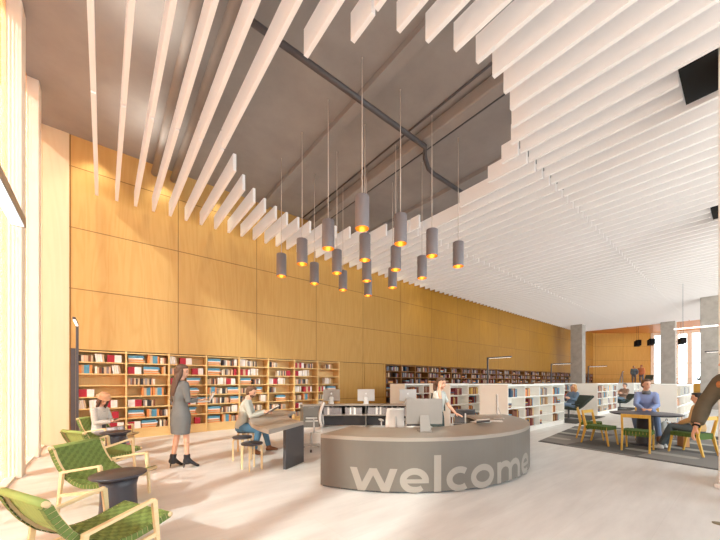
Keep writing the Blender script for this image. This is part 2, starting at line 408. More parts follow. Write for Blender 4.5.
# carpet tiles
def rug_mat():
    m,nt,bs=new_mat('patterned_rug')
    tc=nt.nodes.new('ShaderNodeTexCoord'); mp=nt.nodes.new('ShaderNodeMapping'); mp.inputs['Rotation'].default_value=(0,0,0.15)
    nt.links.new(tc.outputs['Object'],mp.inputs['Vector'])
    ch=nt.nodes.new('ShaderNodeTexChecker'); ch.inputs['Scale'].default_value=0.75
    ch.inputs['Color1'].default_value=rgb(132,124,118); ch.inputs['Color2'].default_value=rgb(96,90,84)
    nt.links.new(mp.outputs['Vector'],ch.inputs['Vector'])
    sp=nt.nodes.new('ShaderNodeSeparateXYZ'); nt.links.new(mp.outputs['Vector'],sp.inputs[0])
    # rounded pale bars
    def cell(v,p,o): return math_node(nt,'SUBTRACT',math_node(nt,'FRACT',math_node(nt,'ADD',math_node(nt,'DIVIDE',v,p),o)),0.5)
    cx=math_node(nt,'MULTIPLY',cell(sp.outputs[0],1.05,40.2),1.05); cy=math_node(nt,'MULTIPLY',cell(sp.outputs[1],2.3,40.4),2.3)
    dy=math_node(nt,'MAXIMUM',math_node(nt,'SUBTRACT',math_node(nt,'ABSOLUTE',cy),0.45),0.0)
    dd=math_node(nt,'SQRT',math_node(nt,'ADD',math_node(nt,'MULTIPLY',cx,cx),math_node(nt,'MULTIPLY',dy,dy)))
    k=math_node(nt,'LESS_THAN',dd,0.13)
    mx=nt.nodes.new('ShaderNodeMix'); mx.data_type='RGBA'; nt.links.new(k,mx.inputs['Factor'])
    nt.links.new(ch.outputs['Color'],mx.inputs['A']); mx.inputs['B'].default_value=rgb(168,160,148)
    nt.links.new(mx.outputs['Result'],bs.inputs['Base Color']); bs.inputs['Roughness'].default_value=0.95
    return m
M['rug']=rug_mat()
b=MB(); b.prism([(8.45,3.35),(8.05,0.2),(7.9,-3.0),(12.9,-3.0),(12.9,3.2),(12.2,3.7)],0,0.012)
tag(b.build('area_rug',M['rug'],bevel=0.004),'large grey patterned rug with pale bars under the round table','rug')
M['rugdark']=P('dark_rug',(70,66,60),0.95,var=0.15,scale=4)
for i,(x0,x1,lb) in enumerate(((13.0,16.6,'dark grey rug between white bookcases under the reading woman'),(20.5,23.6,'dark grey rug between white bookcases under the far reader'))):
    b=MB(); b.box(x0,x1,3.9,5.6,0,0.012); tag(b.build('area_rug',M['rugdark'],bevel=0.004),lb,'rug')
# ------------------------------------------------------------------ ceiling baffles
BZ0,BZ1,BT=6.07,6.44,0.065
def opening(x):
    d=(x-4.6)/2.76
    if abs(d)>=1: return None
    h=3.06*math.sqrt(1-d*d)
    return None if h<0.5 else (5.5-h,5.5+h)
_cache={}
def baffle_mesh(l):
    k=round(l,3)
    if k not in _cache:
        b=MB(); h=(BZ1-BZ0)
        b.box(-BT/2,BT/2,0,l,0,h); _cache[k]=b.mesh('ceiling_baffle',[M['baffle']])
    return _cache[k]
segs=[(-0.66,2.905,'near row'),(2.955,6.52,'middle row'),(6.57,10.12,'row by timber wall')]
recs=[]
k=0
while True:
    X=-0.12+0.39*k
    if X>34.4: break
    op=opening(X)
    for si,(a,c,rn) in enumerate(segs):
        if si==0 and 6.6<=X<=7.6: a=0.70
        if si==0 and 12.45<=X<=13.5: a=0.70
        pcs=[(a,c)]
        if op:
            pcs=[]
            if a<op[0]-0.12: pcs.append((a,min(c,op[0])))
            if c>op[1]+0.12: pcs.append((max(a,op[1]),c))
        for j,(p,q) in enumerate(pcs):
            if q-p>0.12: recs.append((k,X,p,q,rn,bool(op) and (p>a+0.01 or q<c-0.01)))
    k+=1
for (k,X,p,q,rn,cut) in recs:
    me=baffle_mesh(q-p)
    if k>=60 and False: pass
    o=bpy.data.objects.new('ceiling_baffle',me); C.objects.link(o); o.location=(X,p,BZ0)
    tag(o,'%s cream ceiling baffle from the glazed wall, %s%s'%(ordinal(k+1),rn,', cut at the opening' if cut else ''),'ceiling baffle','cream ceiling baffles')
# ------------------------------------------------------------------ bookcases
SH=[0.25,0.54,0.83,1.12,1.41,1.70,1.99,2.26]
bk=empty('wall_bookcase',(0,YW,0),0,'long built-in timber bookcase of eight bays left of the plain doors','bookcase')
UP=[-0.50+0.9713*i for i in range(9)]
for x in UP:
    b=MB(); b.box(x-0.018,x+0.018,-0.02,0.40,0.0,2.28); b.build('upright',M['shelfwood'],bk)
for i in range(8):
    for z in SH:
        b=MB(); b.box(UP[i]+0.018,UP[i+1]-0.018,0.0,0.40,z-0.028,z); b.build('shelf',M['shelfwood'],bk)
b=MB(); b.box(UP[0],UP[-1],0.02,0.06,0,0.222); b.build('plinth',M['shelfwood'],bk)
b=MB(); b.box(UP[0],UP[-1],0.402,0.415,0.2,2.27); b.build('back_panel',M['shelfdark'],bk)
bf=empty('wall_bookcase',(0,YW,0),0,'long dark-backed bookcase in the timber wall right of the plain doors','bookcase')
FX0=9.84; NF=30; FB=0.985
for i in range(NF+1):
    b=MB(); x=FX0+FB*i; b.box(x-0.018,x+0.018,-0.01,0.40,0,2.28); b.build('upright',M['farwood'],bf)
for z in SH:
    b=MB(); b.box(FX0,FX0+FB*NF,0.005,0.40,z-0.028,z); b.build('shelf',M['farwood'],bf)
b=MB(); b.box(FX0,FX0+FB*NF,0.402,0.415,0,2.27); b.build('back_panel',M['farback'],bf)
b=MB(); b.box(FX0,FX0+FB*NF,0.02,0.06,0,0.222); b.build('plinth',M['farwood'],bf)
CASES=[]
def white_case(x0,x1,y0,y1,label,cols=4):
    r=empty('low_bookcase',(x0,y0,0),0,label,'bookcase','low white bookcases')
    L=x1-x0; D=y1-y0; T=1.41
    zs=[0.14+0.305*i for i in range(5)]
    b=MB(); b.box(0,0.03,0,D,0.0,T); b.build('end_panel',M['case'],r,bevel=0.003)
    b=MB(); b.box(L-0.03,L,0,D,0.0,T); b.build('end_panel',M['case'],r,bevel=0.003)
    b=MB(); b.box(0.03,L-0.03,0,D,T-0.04,T); b.build('top_panel',M['case'],r)
    b=MB(); b.box(0.03,L-0.03,0.40,0.44,0.0,T-0.04); b.build('back_panel',M['case'],r)
    b=MB(); b.box(0.03,L-0.03,0.02,D-0.02,0,0.115); b.build('plinth',M['case'],r)
    w=(L-0.06)/cols
    for i in range(1,cols):
        b=MB(); b.box(0.03+w*i-0.015,0.03+w*i+0.015,0.005,D-0.005,0.115,T-0.04); b.build('divider',M['case'],r)
    for i in range(cols):
        for z in zs[:4]:
            b=MB(); b.box(0.03+w*i+(0.015 if i else 0),0.03+w*(i+1)-(0.015 if i<cols-1 else 0),0.005,0.40,z-0.025,z); b.build('shelf',M['case'],r)
    CASES.append((x0,y0,w,cols,zs,label))
white_case(8.63,12.8,4.2,5.05,'low white bookcase beside the right end of the curved desk')
white_case(8.63,12.8,6.07,6.9,'low white bookcase behind the receptionist on the phone')
white_case(8.63,12.8,8.02,8.8,'low white bookcase nearest the timber wall behind the big monitor')
white_case(16.9,20.2,4.25,5.1,'low white bookcase behind the blonde reading woman',4)
white_case(16.9,20.2,6.07,6.9,'low white bookcase in front of the blonde reader, farther row',4)
white_case(23.8,27.4,4.25,5.05,'low white bookcase behind the far reader in the recliner',4)
white_case(13.1,17.3,1.37,2.2,'low white bookcase behind the man at the round table',5)
# ------------------------------------------------------------------ books
BC={'tan':(206,176,140),'cream':(240,226,206),'black':(60,52,52),'grey':(150,140,138),'orange':(226,140,72),'red':(176,28,48),
    'white':(244,232,224),'blue':(96,150,176),'brown':(128,74,44),'dark blue':(52,78,108),'yellow':(212,170,84),'maroon':(120,32,36),'peach':(232,176,140)}
BM={k:P('book_cover_'+k.replace(' ','_'),v,0.6,var=0.06) for k,v in BC.items()}
BOOKS=[]   # (centre, size(thick,depth,height), roll, lying, colour, shelfword, bayword)
def cluster_upright(x,z,y,n,cols,hr,tr,where,lim,lean=0.0,dep=0.2,gap=0.002):
    for i in range(n):
        t=random.uniform(*tr); h=random.uniform(*hr)
        if x+t+abs(lean)*h>lim: break
        BOOKS.append(dict(x=x+t/2,y=y,z=z,t=t,h=h,d=dep,lean=lean,lying=False,col=cols[i%len(cols)] if cols else random.choice(list(BC)),where=where))
        x+=t+gap
    return x+abs(lean)*0.15
def cluster_stack(x,z,y,cols,w,where):
    zz=z
    for i,c in enumerate(cols):
        t=0.032; ww=w*random.uniform(0.82,1.0)
        BOOKS.append(dict(x=x+ww/2+0.01*random.random(),y=y,z=zz,t=t,h=ww,d=0.2,lean=0,lying=True,col=c,where=where)); zz+=t+0.001
    return x+w
def put(tok,x,z,y,where,lim):
    if tok=='m': return cluster_upright(x,z,y,random.randint(5,7),random.sample(['tan','grey','black','cream','brown','peach','black','tan'],7),(0.155,0.18),(0.036,0.052),where,lim)
    if tok=='w': return cluster_upright(x,z,y,4,['white','cream','white','tan'],(0.2,0.225),(0.03,0.042),where,lim,lean=-0.13,gap=0.006)
    if tok=='W': return cluster_upright(x,z,y,6,['white','cream','white','white','tan','cream'],(0.2,0.225),(0.03,0.045),where,lim,gap=0.003)
    if tok=='r': return cluster_upright(x,z,y,2,['red','white'],(0.185,0.19),(0.13,0.15),where,lim)
    if tok=='R': return cluster_upright(x,z,y,2,['white','red'],(0.185,0.19),(0.13,0.15),where,lim)
    if tok=='q': return cluster_upright(x,z,y,4,['red','tan','red','white'],(0.185,0.2),(0.06,0.1),where,lim)
    if tok=='e': return cluster_upright(x,z,y,5,['orange','tan','blue','blue','orange'],(0.2,0.23),(0.04,0.06),where,lim)
    if tok=='s': return cluster_stack(x,z,y,['orange','tan','orange','white','blue','blue'],0.38,where)
    if tok=='.': return x+0.26
    return x+0.06
ROWS=[["mwr","emw","","r","wWr",".m r","m.r"],
      ["sem","rse","mm",".ee","Rm","sem","rsm"],
      ["wr","m.r","q s","m s","mrs","ms","m.r"],
      ["smW","smq","mWr","ems","mms","smW","sem"],
      ["Wm","qW","sm.","ms","m.W","sm","mq"],
      ["m.",".mr","RW","m.",".s","mm","q"],
      ["qm","rW","mm","W q","me","r.","m W"],
      [".m","",".W","q s","m.","W","mr"]]
bayn=['leftmost bay','second bay','third bay','fourth bay','fifth bay','sixth bay','seventh bay','eighth bay']
rown=['top shelf','second shelf','third shelf','fourth shelf','fifth shelf','sixth shelf','lowest shelf']
for bi in range(8):
    for ri in range(7):
        x=UP[bi]+0.04; lim=UP[bi+1]-0.03; z=SH[6-ri]
        for t in ROWS[bi][ri]:
            x=put(t,x,z,YW+0.13,'%s, %s of the long timber bookcase'%(rown[ri],bayn[bi]),lim)
            x+=random.uniform(0.01,0.06) if t!=' ' else 0
# white cases
wn=['beside the curved desk','behind the receptionist','nearest the timber wall','behind the blonde reader','in the farther row','behind the far reader','behind the round table']
mixed=['maroon','brown','tan','blue','yellow','dark blue','brown','maroon','brown','orange']
for ci,(x0,y0,w,cols,zs,lb) in enumerate(CASES):
    for c in range(cols):
        for r in range(4):
            if random.random()<0.08: continue
            x=x0+0.06+w*c+random.choice((0,0.02,0.02,0.2)); lim=x0+0.03+w*(c+1)-0.03; z=zs[3-r]
            wh='%s of column %d, white bookcase %s'%(rown[r] if r<3 else 'lowest shelf',c+1,wn[ci])
            for _ in range(random.choice((1,2,2))):
                if random.random()<0.25:
                    if x+0.3<lim: x=cluster_stack(x,z,y0+0.15,random.sample(mixed,4),0.26,wh)+0.03
                else:
                    k0=random.choice(mixed); 
                    x=cluster_upright(x,z,y0+0.15,random.randint(6,10),[k0]*3+random.sample(mixed,4),(0.19,0.25),(0.035,0.055),wh,lim)+0.05
# dark far bookcase
for c in range(NF):
    for r in range(7):
        x=FX0+FB*c+0.04; lim=FX0+FB*(c+1)-0.03; z=SH[6-r]
        while x<lim-0.15:
            if random.random()<0.3: x+=0.15; continue
            if random.random()<0.2 and x+0.32<lim: x=cluster_stack(x,z,YW+0.13,random.sample(mixed,4),0.28,'%s of bay %d of the dark wall bookcase'%(rown[r],c+1))+0.03
            else: x=cluster_upright(x,z,YW+0.13,random.randint(3,7),random.sample(['tan','grey','black','brown','black','maroon','brown','dark blue'],7),(0.16,0.22),(0.035,0.055),'%s of bay %d of the dark wall bookcase'%(rown[r],c+1),lim)+0.02
def book_geo(b,t,d,h,mats=(0,1)):
    """cover wraps three sides of a slightly smaller page block; spine faces -y"""
    c=min(0.004,t*0.15)
    b.box(-t/2,-t/2+c,-d/2,d/2,0,h,mats[0]); b.box(t/2-c,t/2,-d/2,d/2,0,h,mats[0]); b.box(-t/2+c,t/2-c,-d/2,-d/2+c,0,h,mats[0])
    b.box(-t/2+c,t/2-c,-d/2+c,d/2-0.006,0.004,h-0.005,mats[1])
def area(k):
    p=proj(k['x'],k['y'],k['z'])
    if not p or not (0<p[0]<718): return 0
    # hidden behind people or desks near the floor counts less
    return k['t']*k['h']/p[2]**2*(0.6 if k['z']<0.5 else 1)
BOOKS.sort(key=area,reverse=True)
from collections import defaultdict
own=BOOKS[:300]; rest=BOOKS[300:]
seen=defaultdict(int)
own.sort(key=lambda k:(k['where'],k['x'],k['z']))
for k in own: k['i']=seen[(k['where'],k['lying'],k['col'])]=seen[(k['where'],k['lying'],k['col'])]+1
tot=dict(seen); seen=defaultdict(int)
from mathutils import Euler
for k in own:
    b=MB(); book_geo(b,k['t'],k['d'],k['h'])
    o=b.build('book',[BM[k['col']],M['paper']])
    if k['lying']:
        o.location=(k['x']-k['h']/2,k['y'],k['z']+k['t']/2+0.0005); o.rotation_euler=(0,PI/2,0)
    else:
        s=math.sin(abs(k['lean']))*k['t']/2
        o.location=(k['x'],k['y'],k['z']+s+0.0005); o.rotation_euler=(0,k['lean'],0)
    n=tot[(k['where'],k['lying'],k['col'])]
    nth='' if n==1 else ordinal(k['i'])+' '
    tag(o,'%s%s book %s, %s'%(nth,k['col'],'lying flat' if k['lying'] else ('leaning' if k['lean'] else 'upright'),k['where']),'book','books on the shelves')
b=MB(); names=list(BC)
for k in rest:
    ci=names.index(k['col'])
    o0=len(b.v)
    g=MB(); g.box(-k['t']/2,k['t']/2,-k['d']/2,k['d']/2,0,k['h'])
    if k['lying']: vs=[(k['x']-k['h']/2+v[2],k['y']+v[1],k['z']+k['t']/2-v[0]+0.0005) for v in g.v]
    else:
        ca,sa=math.cos(k['lean']),math.sin(k['lean'])
        vs=[(k['x']+v[0]*ca+v[2]*sa,k['y']+v[1],k['z']+0.005-v[0]*sa+v[2]*ca) for v in g.v]
    b.add(vs,g.f,ci)
tag(b.build('shelved_books',[BM[n] for n in names]),'the many small mixed books filling the farther shelves','books',kind='stuff')
# ------------------------------------------------------------------ pendants
pm=empty('pendant_lamp',(0,0,0))
b=MB(); b.tube([(0,0,4.885),(0,0,7.44)],0.009,8,0); b.build('suspension_rod',M['rod'],pm)
b=MB(); b.lathe([(0.014,7.42),(0.014,7.44)],seg=16); b.build('ceiling_rose',M['rod'],pm)
b=MB(); b.lathe([(0.128,4.30),(0.13,4.305),(0.13,4.875),(0.125,4.885),(0.03,4.89)],seg=32); 
# open tube: remove the bottom cap
b.f=[f for f in b.f]; del b.f[-2]; del b.m[-2]; del b.sm[-2]
sh=b.build('lamp_shade',M['pend'],pm)
b=MB(); b.lathe([(0.124,4.301),(0.118,4.45),(0.06,4.53)],seg=32); del b.f[-2]; del b.m[-2]; del b.sm[-2]
b.build('reflector',M['gold'],sh)
b=MB(); b.ell((0,0,4.47),0.03,0.03,0.04,12,8); b.build('bulb',emis('warm_bulb',(240,160,60),0.9),sh)
rw=['nearest','second','third','farthest']; cw=['leftmost','second from left','third from left','rightmost']
first=True
for i in range(4):
    for j in range(4):
        x=3.69+1.01*i; y=4.49+1.128*j
        lb='graphite cylinder pendant with gold inside, %s row from the desk front, column %s'%(rw[j],['one','two','three','four'][i])
        lb='graphite cylinder pendant with gold inside, %s in the %s row of the cluster'%(cw[i],rw[j])
        if first: pm.location=(x,y,0); tag(pm,lb,'pendant lamp','cylinder pendants over the desk'); first=False
        else: dup(pm,(x,y,0),0,lb)
# ------------------------------------------------------------------ reception ring
CX,CY,RO,RI=4.85,4.92,2.66,1.73
def arc_pts(r,a0,a1,n,c=(CX,CY)): return [(c[0]+r*math.cos(math.radians(a0+(a1-a0)*i/n)),c[1]+r*math.sin(math.radians(a0+(a1-a0)*i/n))) for i in range(n+1)]
def arc_solid(r0,r1,a0,a1,z0,z1,n=64):
    b=MB(); o=arc_pts(r1,a0,a1,n); q=arc_pts(r0,a0,a1,n)
    vs=[];fs=[]
    for i in range(n+1):
        vs+=[(o[i][0],o[i][1],z0),(o[i][0],o[i][1],z1),(q[i][0],q[i][1],z1),(q[i][0],q[i][1],z0)]
    for i in range(n):
        a=4*i;c=4*(i+1)
        fs+=[(a,c,c+1,a+1),(a+1,c+1,c+2,a+2),(a+2,c+2,c+3,a+3),(a+3,c+3,c,a)]
    fs+=[(0,1,2,3),(4*n+3,4*n+2,4*n+1,4*n)]
    b.add(vs,fs); return b
A0,A1=203.4,330.0
dk=empty('reception_desk',(0,0,0),0,'large curved taupe reception desk lettered welcome on its front','desk')
arc_solid(RI,RO,A0,A1,0.70,0.75).build('countertop',M['desktop'],dk)
arc_solid(RO-0.05,RO,A0,A1,0.03,0.6995).build('front_panel',M['desk'],dk)
arc_solid(RO-0.09,RO-0.05,A0+0.6,A1-0.6,0.0,0.6).build('toe_kick',M['toe'],dk)
for s,e in ((A0,A0+1.2),(A1-1.2,A1)): arc_solid(RI,RO-0.052,s,e,0.0,0.6995,4).build('end_panel',M['desk'],dk)
arc_solid(RI+0.25,RI+0.29,A0+1.3,A1-1.3,0.25,0.6995).build('modesty_panel',M['desk'],dk)
# lettering: strokes bent round the drum
def to_desk(s,z,off=0.003):
    a=math.radians(A0)+s/RO
    return (CX+(RO+off)*math.cos(a),CY+(RO+off)*math.sin(a),z)
def stroke(b,pts,w,closed=False):
    """constant width band along a 2d line"""
    pts=[Vector(p) for p in pts]; n=len(pts); L=[];R_=[]
    for i in range(n):
        if closed: a=pts[(i-1)%n]; c=pts[(i+1)%n]
        else: a=pts[max(i-1,0)]; c=pts[min(i+1,n-1)]
        ww=w[i] if isinstance(w,list) else w
        d=(c-a).normalized(); nrm=Vector((-d.y,d.x))
        L.append(pts[i]+nrm*ww/2); R_.append(pts[i]-nrm*ww/2)
    vs=[to_desk(p.x,p.y) for p in L+R_]
    fs=[(i,n+i,n+(i+1)%n,(i+1)%n) for i in range(n if closed else n-1)]
    b.add(vs,fs)
def seg_(p,q,n=6): return [(p[0]+(q[0]-p[0])*i/n,p[1]+(q[1]-p[1])*i/n) for i in range(n+1)]
def quadband(b,p0,p1,q0,q1,n=4):
    """filled slanted stroke between bottom edge p0-p1 and top edge q0-q1 (horizontal cut ends)"""
    vs=[];fs=[]
    for i in range(n+1):
        t=i/n
        for j in range(3):
            u=j/2; a=(p0[0]+(p1[0]-p0[0])*u,p0[1]); c=(q0[0]+(q1[0]-q0[0])*u,q0[1])
            vs.append(to_desk(a[0]+(c[0]-a[0])*t,a[1]+(c[1]-a[1])*t))
    for i in range(n):
        for j in range(2):
            k=3*i+j; fs.append((k,k+1,k+4,k+3))
    b.add(vs,fs)
def arcp(cx,cz,rx,rz,a0,a1,n=28): return [(cx+rx*math.cos(math.radians(a0+(a1-a0)*i/n)),cz+rz*math.sin(math.radians(a0+(a1-a0)*i/n))) for i in range(n+1)]
ZB=0.025; XH=0.335; W=0.088
def let_w(s0,s1):
    b=MB(); w=s1-s0; t=0.10
    tops=[s0,s0+w*0.5-t/2,s1-t]; bots=[s0+w*0.25-t*0.5,s0+w*0.75-t*0.5]
    for (ta,bt) in ((tops[0],bots[0]),(tops[1],bots[0]),(tops[1],bots[1]),(tops[2],bots[1])): quadband(b,(bt,ZB),(bt+t,ZB),(ta,XH),(ta+t,XH))
    return b
def let_o(s0,s1):
    b=MB(); cx=(s0+s1)/2; cz=(ZB+XH)/2; stroke(b,arcp(cx,cz,(s1-s0-W)/2,(XH-ZB-W*0.8)/2+0.005,0,360,44)[:-1],W,True); return b
def let_e(s0,s1):
    b=MB(); cx=(s0+s1)/2; cz=(ZB+XH)/2; rx=(s1-s0-W)/2; rz=(XH-ZB-W*0.8)/2+0.005
    stroke(b,arcp(cx,cz,rx,rz,0,312,40),[W]*36+[W*0.95,W*0.9,W*0.85,W*0.8,W*0.78]); stroke(b,seg_((s0+W*0.6,cz-0.008),(s1-0.002,cz-0.008)),W*0.62); return b
def let_c(s0,s1):
    b=MB(); cx=(s0+s1)/2+0.03; cz=(ZB+XH)/2; stroke(b,arcp(cx,cz,(s1-s0-W)/2+0.03,(XH-ZB-W*0.8)/2+0.005,52,308,36),W); return b
def let_l(s0,s1):
    b=MB(); stroke(b,[(s0+(s1-s0)/2,ZB+(0.515-ZB)*i/6) for i in range(7)],s1-s0); return b
def let_m(s0,s1):
    b=MB(); w=s1-s0
    stroke(b,[(s0+W/2,ZB+(XH-ZB)*i/4) for i in range(5)],W)
    for k in (0,1):
        a=s0+W/2+k*(w-W)/2; c=a+(w-W)/2; r=(c-a)/2
        stroke(b,arcp((a+c)/2,XH-r*0.8-W*0.42,r,r*0.8,180,0,16)+[(c,ZB+(XH-r-ZB)*(1-i/4)) for i in range(1,5)],W)
    return b
for fn,s0,s1 in ((let_w,0.46,1.11),(let_e,1.14,1.53),(let_l,1.60,1.70),(let_c,1.775,2.11),(let_o,2.15,2.57),(let_m,2.64,3.28),(let_e,3.34,3.74)):
    fn(s0,s1).build('letter',M['letter'],dk)
# left wing of the ring: table on a single slab leg
wing=empty('wing_table',(2.6,5.1,0),0,'grey slab-leg table at the left end of the reception where the bearded man reads','table')
def rel(pts,o): return [(x-o[0],y-o[1]) for x,y in pts]
inner=[(2.92,5.28),(2.91,5.6),(2.97,5.95),(3.12,6.35),(3.40,6.82),(3.75,7.2)]
outer=[(3.6,7.75),(3.25,7.65),(2.90,7.25),(2.60,6.8),(2.36,6.45),(2.20,6.15),(2.05,5.6),(1.99,5.15),(1.98,4.67)]
b=MB(); b.prism(rel(inner+outer,(2.6,5.1)),0.685,0.755); b.build('tabletop',M['desktop'],wing,bevel=0.006)
b=MB(); b.bar((2.40-2.6,5.00-5.1,0.342),(2.90-2.6,5.285-5.1,0.342),0.06,0.684); b.build('leg',M['deskdark'],wing,bevel=0.004)
b=MB(); b.bar((3.60-2.6,7.16-5.1,0.342),(3.68-2.6,7.5-5.1,0.342),0.06,0.684); b.build('leg',M['deskdark'],wing,bevel=0.004)
# back counter
bc=empty('back_counter',(0,0,0),0,'taupe back counter with open shelves and drawers behind the curved desk','counter')
front=[(4.86,8.80),(5.42,8.62),(6.02,8.28),(6.60,7.84),(7.25,7.2),(7.85,6.4)]
def off(pts,d):
    out=[]
    for i,p in enumerate(pts):
        a=Vector(pts[max(i-1,0)]); c=Vector(pts[min(i+1,len(pts)-1)]); t=(c-a).normalized(); n=Vector((-t.y,t.x)); out.append(tuple(Vector(p)+n*d))
    return out
back=off(front,0.55)
b=MB(); b.prism(front+back[::-1],0.715,0.755); b.build('countertop',M['desktop'],bc,bevel=0.003)
ff=off(front,0.02); fb=off(front,0.53)
b=MB(); b.prism([ff[1],ff[2],ff[3],ff[4],ff[5],fb[5],fb[4],fb[3],fb[2],fb[1]],0.40,0.43); b.build('shelf',M['desktop'],bc)
b=MB(); q=off(front,0.50); b.prism(q+fb[::-1],0.02,0.714); b.build('back_panel',M['deskdark'],bc)
b=MB(); b.prism([ff[0],(ff[0][0]*.15+ff[1][0]*.85,ff[0][1]*.15+ff[1][1]*.85),(q[0][0]*.15+q[1][0]*.85,q[0][1]*.15+q[1][1]*.85),q[0]],0.0,0.714); b.build('pedestal',M['desk'],bc,bevel=0.003)
ef=off(front,0.005)
for z0,z1 in ((0.03,0.40),(0.415,0.705)):
    b=MB(); b.prism([ef[0],(ef[0][0]*.15+ef[1][0]*.85,ef[0][1]*.15+ef[1][1]*.85),(ff[0][0]*.15+ff[1][0]*.85,ff[0][1]*.15+ff[1][1]*.85),ff[0]],z0,z1); dw=b.build('drawer',M['desk'],bc); m_=Vector(ef[0]).lerp(Vector(ef[1]),0.42); b=MB(); n_=(Vector(ef[0])-Vector(ff[0])).normalized(); d_=(Vector(ef[1])-Vector(ef[0])).normalized()*0.09; c_=m_+n_*0.012; b.bar((c_.x-d_.x,c_.y-d_.y,z1-0.03),(c_.x+d_.x,c_.y+d_.y,z1-0.03),0.012,0.012); b.build('handle',M['steel'],dw)
for i in (1,3,5):
    p=Vector(ff[i]+(0,)); r=Vector(q[i]+(0,)); b=MB(); b.bar((p.x,p.y,0.36),(r.x,r.y,0.36),0.035,0.70); b.build('side_panel',M['desk'],bc)
# folders standing on the counter shelf
fi=0
for i in range(1,5):
    p=Vector(ff[i]);r=Vector(ff[i+1]); d=(r-p); L=d.length; d.normalize(); nn=Vector((-d.y,d.x)); s=0.06
    while s<L-0.08:
        if random.random()<0.12: s+=0.12; continue
        t=random.uniform(0.05,0.07); h=random.uniform(0.21,0.25); c=p+d*(s+t/2)+nn*0.17; fi+=1
        g=MB(); book_geo(g,t,0.24,h)
        o=g.build('binder',[random.choice([BM['grey'],BM['grey'],BM['white']]),M['paper']])
        o.location=(c.x,c.y,0.431); o.rotation_euler=(0,0,math.atan2(d.y,d.x))
        tag(o,'%s pale binder from the left on the back counter shelf'%ordinal(fi),'binder','binders under the back counter'); s+=t+0.006
# ------------------------------------------------------------------ monitors (screen faces +x locally, back at -x)
def emblem(b,c,r,mat=0):
    """fruit-shaped mark: round body with a bite and a leaf, in the yz plane facing -x"""
    pts=[]
    for i in range(28):
        t=2*PI*i/28; rr=r*(1-0.10*max(0,math.sin(t))**8-0.05*max(0,-math.sin(t))**8)
        y,z=rr*math.cos(t)*0.92,rr*math.sin(t)
        if (y+r*1.05)**2+(z-r*0.1)**2<(r*0.42)**2: y=-r*1.05+math.sqrt(max(0,(r*0.42)**2-(z-r*0.1)**2))
        pts.append((c[0],c[1]+y,c[2]+z))
    b.add(pts,[tuple(range(28))],mat)
    b.add([(c[0],c[1]+r*0.0,c[2]+r*1.05),(c[0],c[1]-r*0.28,c[2]+r*1.25),(c[0],c[1]-r*0.3,c[2]+r*1.55),(c[0],c[1]+r*0.02,c[2]+r*1.35)],[(0,1,2,3)],mat)
def monitor(loc,rz,label,w=0.56,h=0.39,back='aluback',logo=True):
    r=empty('desktop_computer',loc,rz,label,'computer','desktop computers at the reception')
    b=MB(); b.hexa([(-0.012,-w/2,0.10),(0.012,-w/2,0.10),(0.012,w/2,0.10),(-0.012,w/2,0.10),(-0.012,-w/2,0.10+h),(0.012,-w/2,0.10+h),(0.012,w/2,0.10+h),(-0.012,w/2,0.10+h)])
    sb=b.build('screen_body',M[back],r,bevel=0.01)
    b=MB(); b.box(0.0125,0.014,-w/2+0.015,w/2-0.015,0.17,0.10+h-0.015); b.build('display',M['screen'],sb)
    b=MB(); b.bar((-0.016,0,0.24),(-0.10,0,0.012),0.13,0.012,up=(1,0,0.3),w2=0.17); b.build('stand',M[back],r)
    b=MB(); b.box(-0.14,0.06,-0.10,0.10,0,0.012); b.build('base',M[back],r,bevel=0.004)
    b=MB(); emblem(b,(-0.0135,0,0.10+h*0.62),0.03); b.build('logo',M['logo'],sb) if logo else None
    return r
VD=math.radians(90-39.03)   # the way the camera looks, as an angle in plan
monitor((3.78,3.12,0.752),VD+0.03,'largest silver desktop computer seen from behind on the curved desk',logo=False)
monitor((6.12,3.20,0.752),math.radians(29.0-90+180),'white desktop computer seen edge-on at the right end of the curved desk',back='alu')
monitor((5.86,8.72,0.757),VD-0.1,'leftmost desktop computer on the back counter, grey screen back',back='aluback')
monitor((6.76,8.02,0.757),VD,'second desktop computer on the back counter before the plain doors',back='alu')
monitor((7.78,7.10,0.757),VD,'desktop computer with pale emblem on the back counter beside white case',back='alu')
def keyboard(loc,rz,label):
    r=empty('keyboard',loc,rz,label,'keyboard')
    b=MB(); b.box(-0.06,0.06,-0.21,0.21,0,0.012); b.build('case',M['alu'],r,bevel=0.003)
    b=MB()
    for i in range(5):
        for j in range(14): b.box(-0.052+i*0.021,-0.035+i*0.021,-0.2+j*0.0286,-0.176+j*0.0286,0.012,0.015)
    b.build('keys',M['paper'],r)
keyboard((4.02,3.42,0.752),VD,'slim white keyboard behind the largest computer on the curved desk')
def paper_stack(x,y,rz,label):
    b=MB()
    for i in range(5):
        g=MB(); a=i*0.05; g.box(-0.105,0.105,-0.15,0.15,i*0.002,i*0.002+0.0016); b.add([(v[0]*math.cos(a)-v[1]*math.sin(a),v[0]*math.sin(a)+v[1]*math.cos(a),v[2]) for v in g.v],g.f)
    o=b.build('paper_stack',M['paper']); o.location=(x,y,0.752); o.rotation_euler=(0,0,rz); tag(o,label,'papers')
paper_stack(5.72,3.05,0.4,'loose white papers on the curved desk near its right end')
paper_stack(5.42,3.15,1.2,'small sheaf of white papers on the desk by the receptionist')
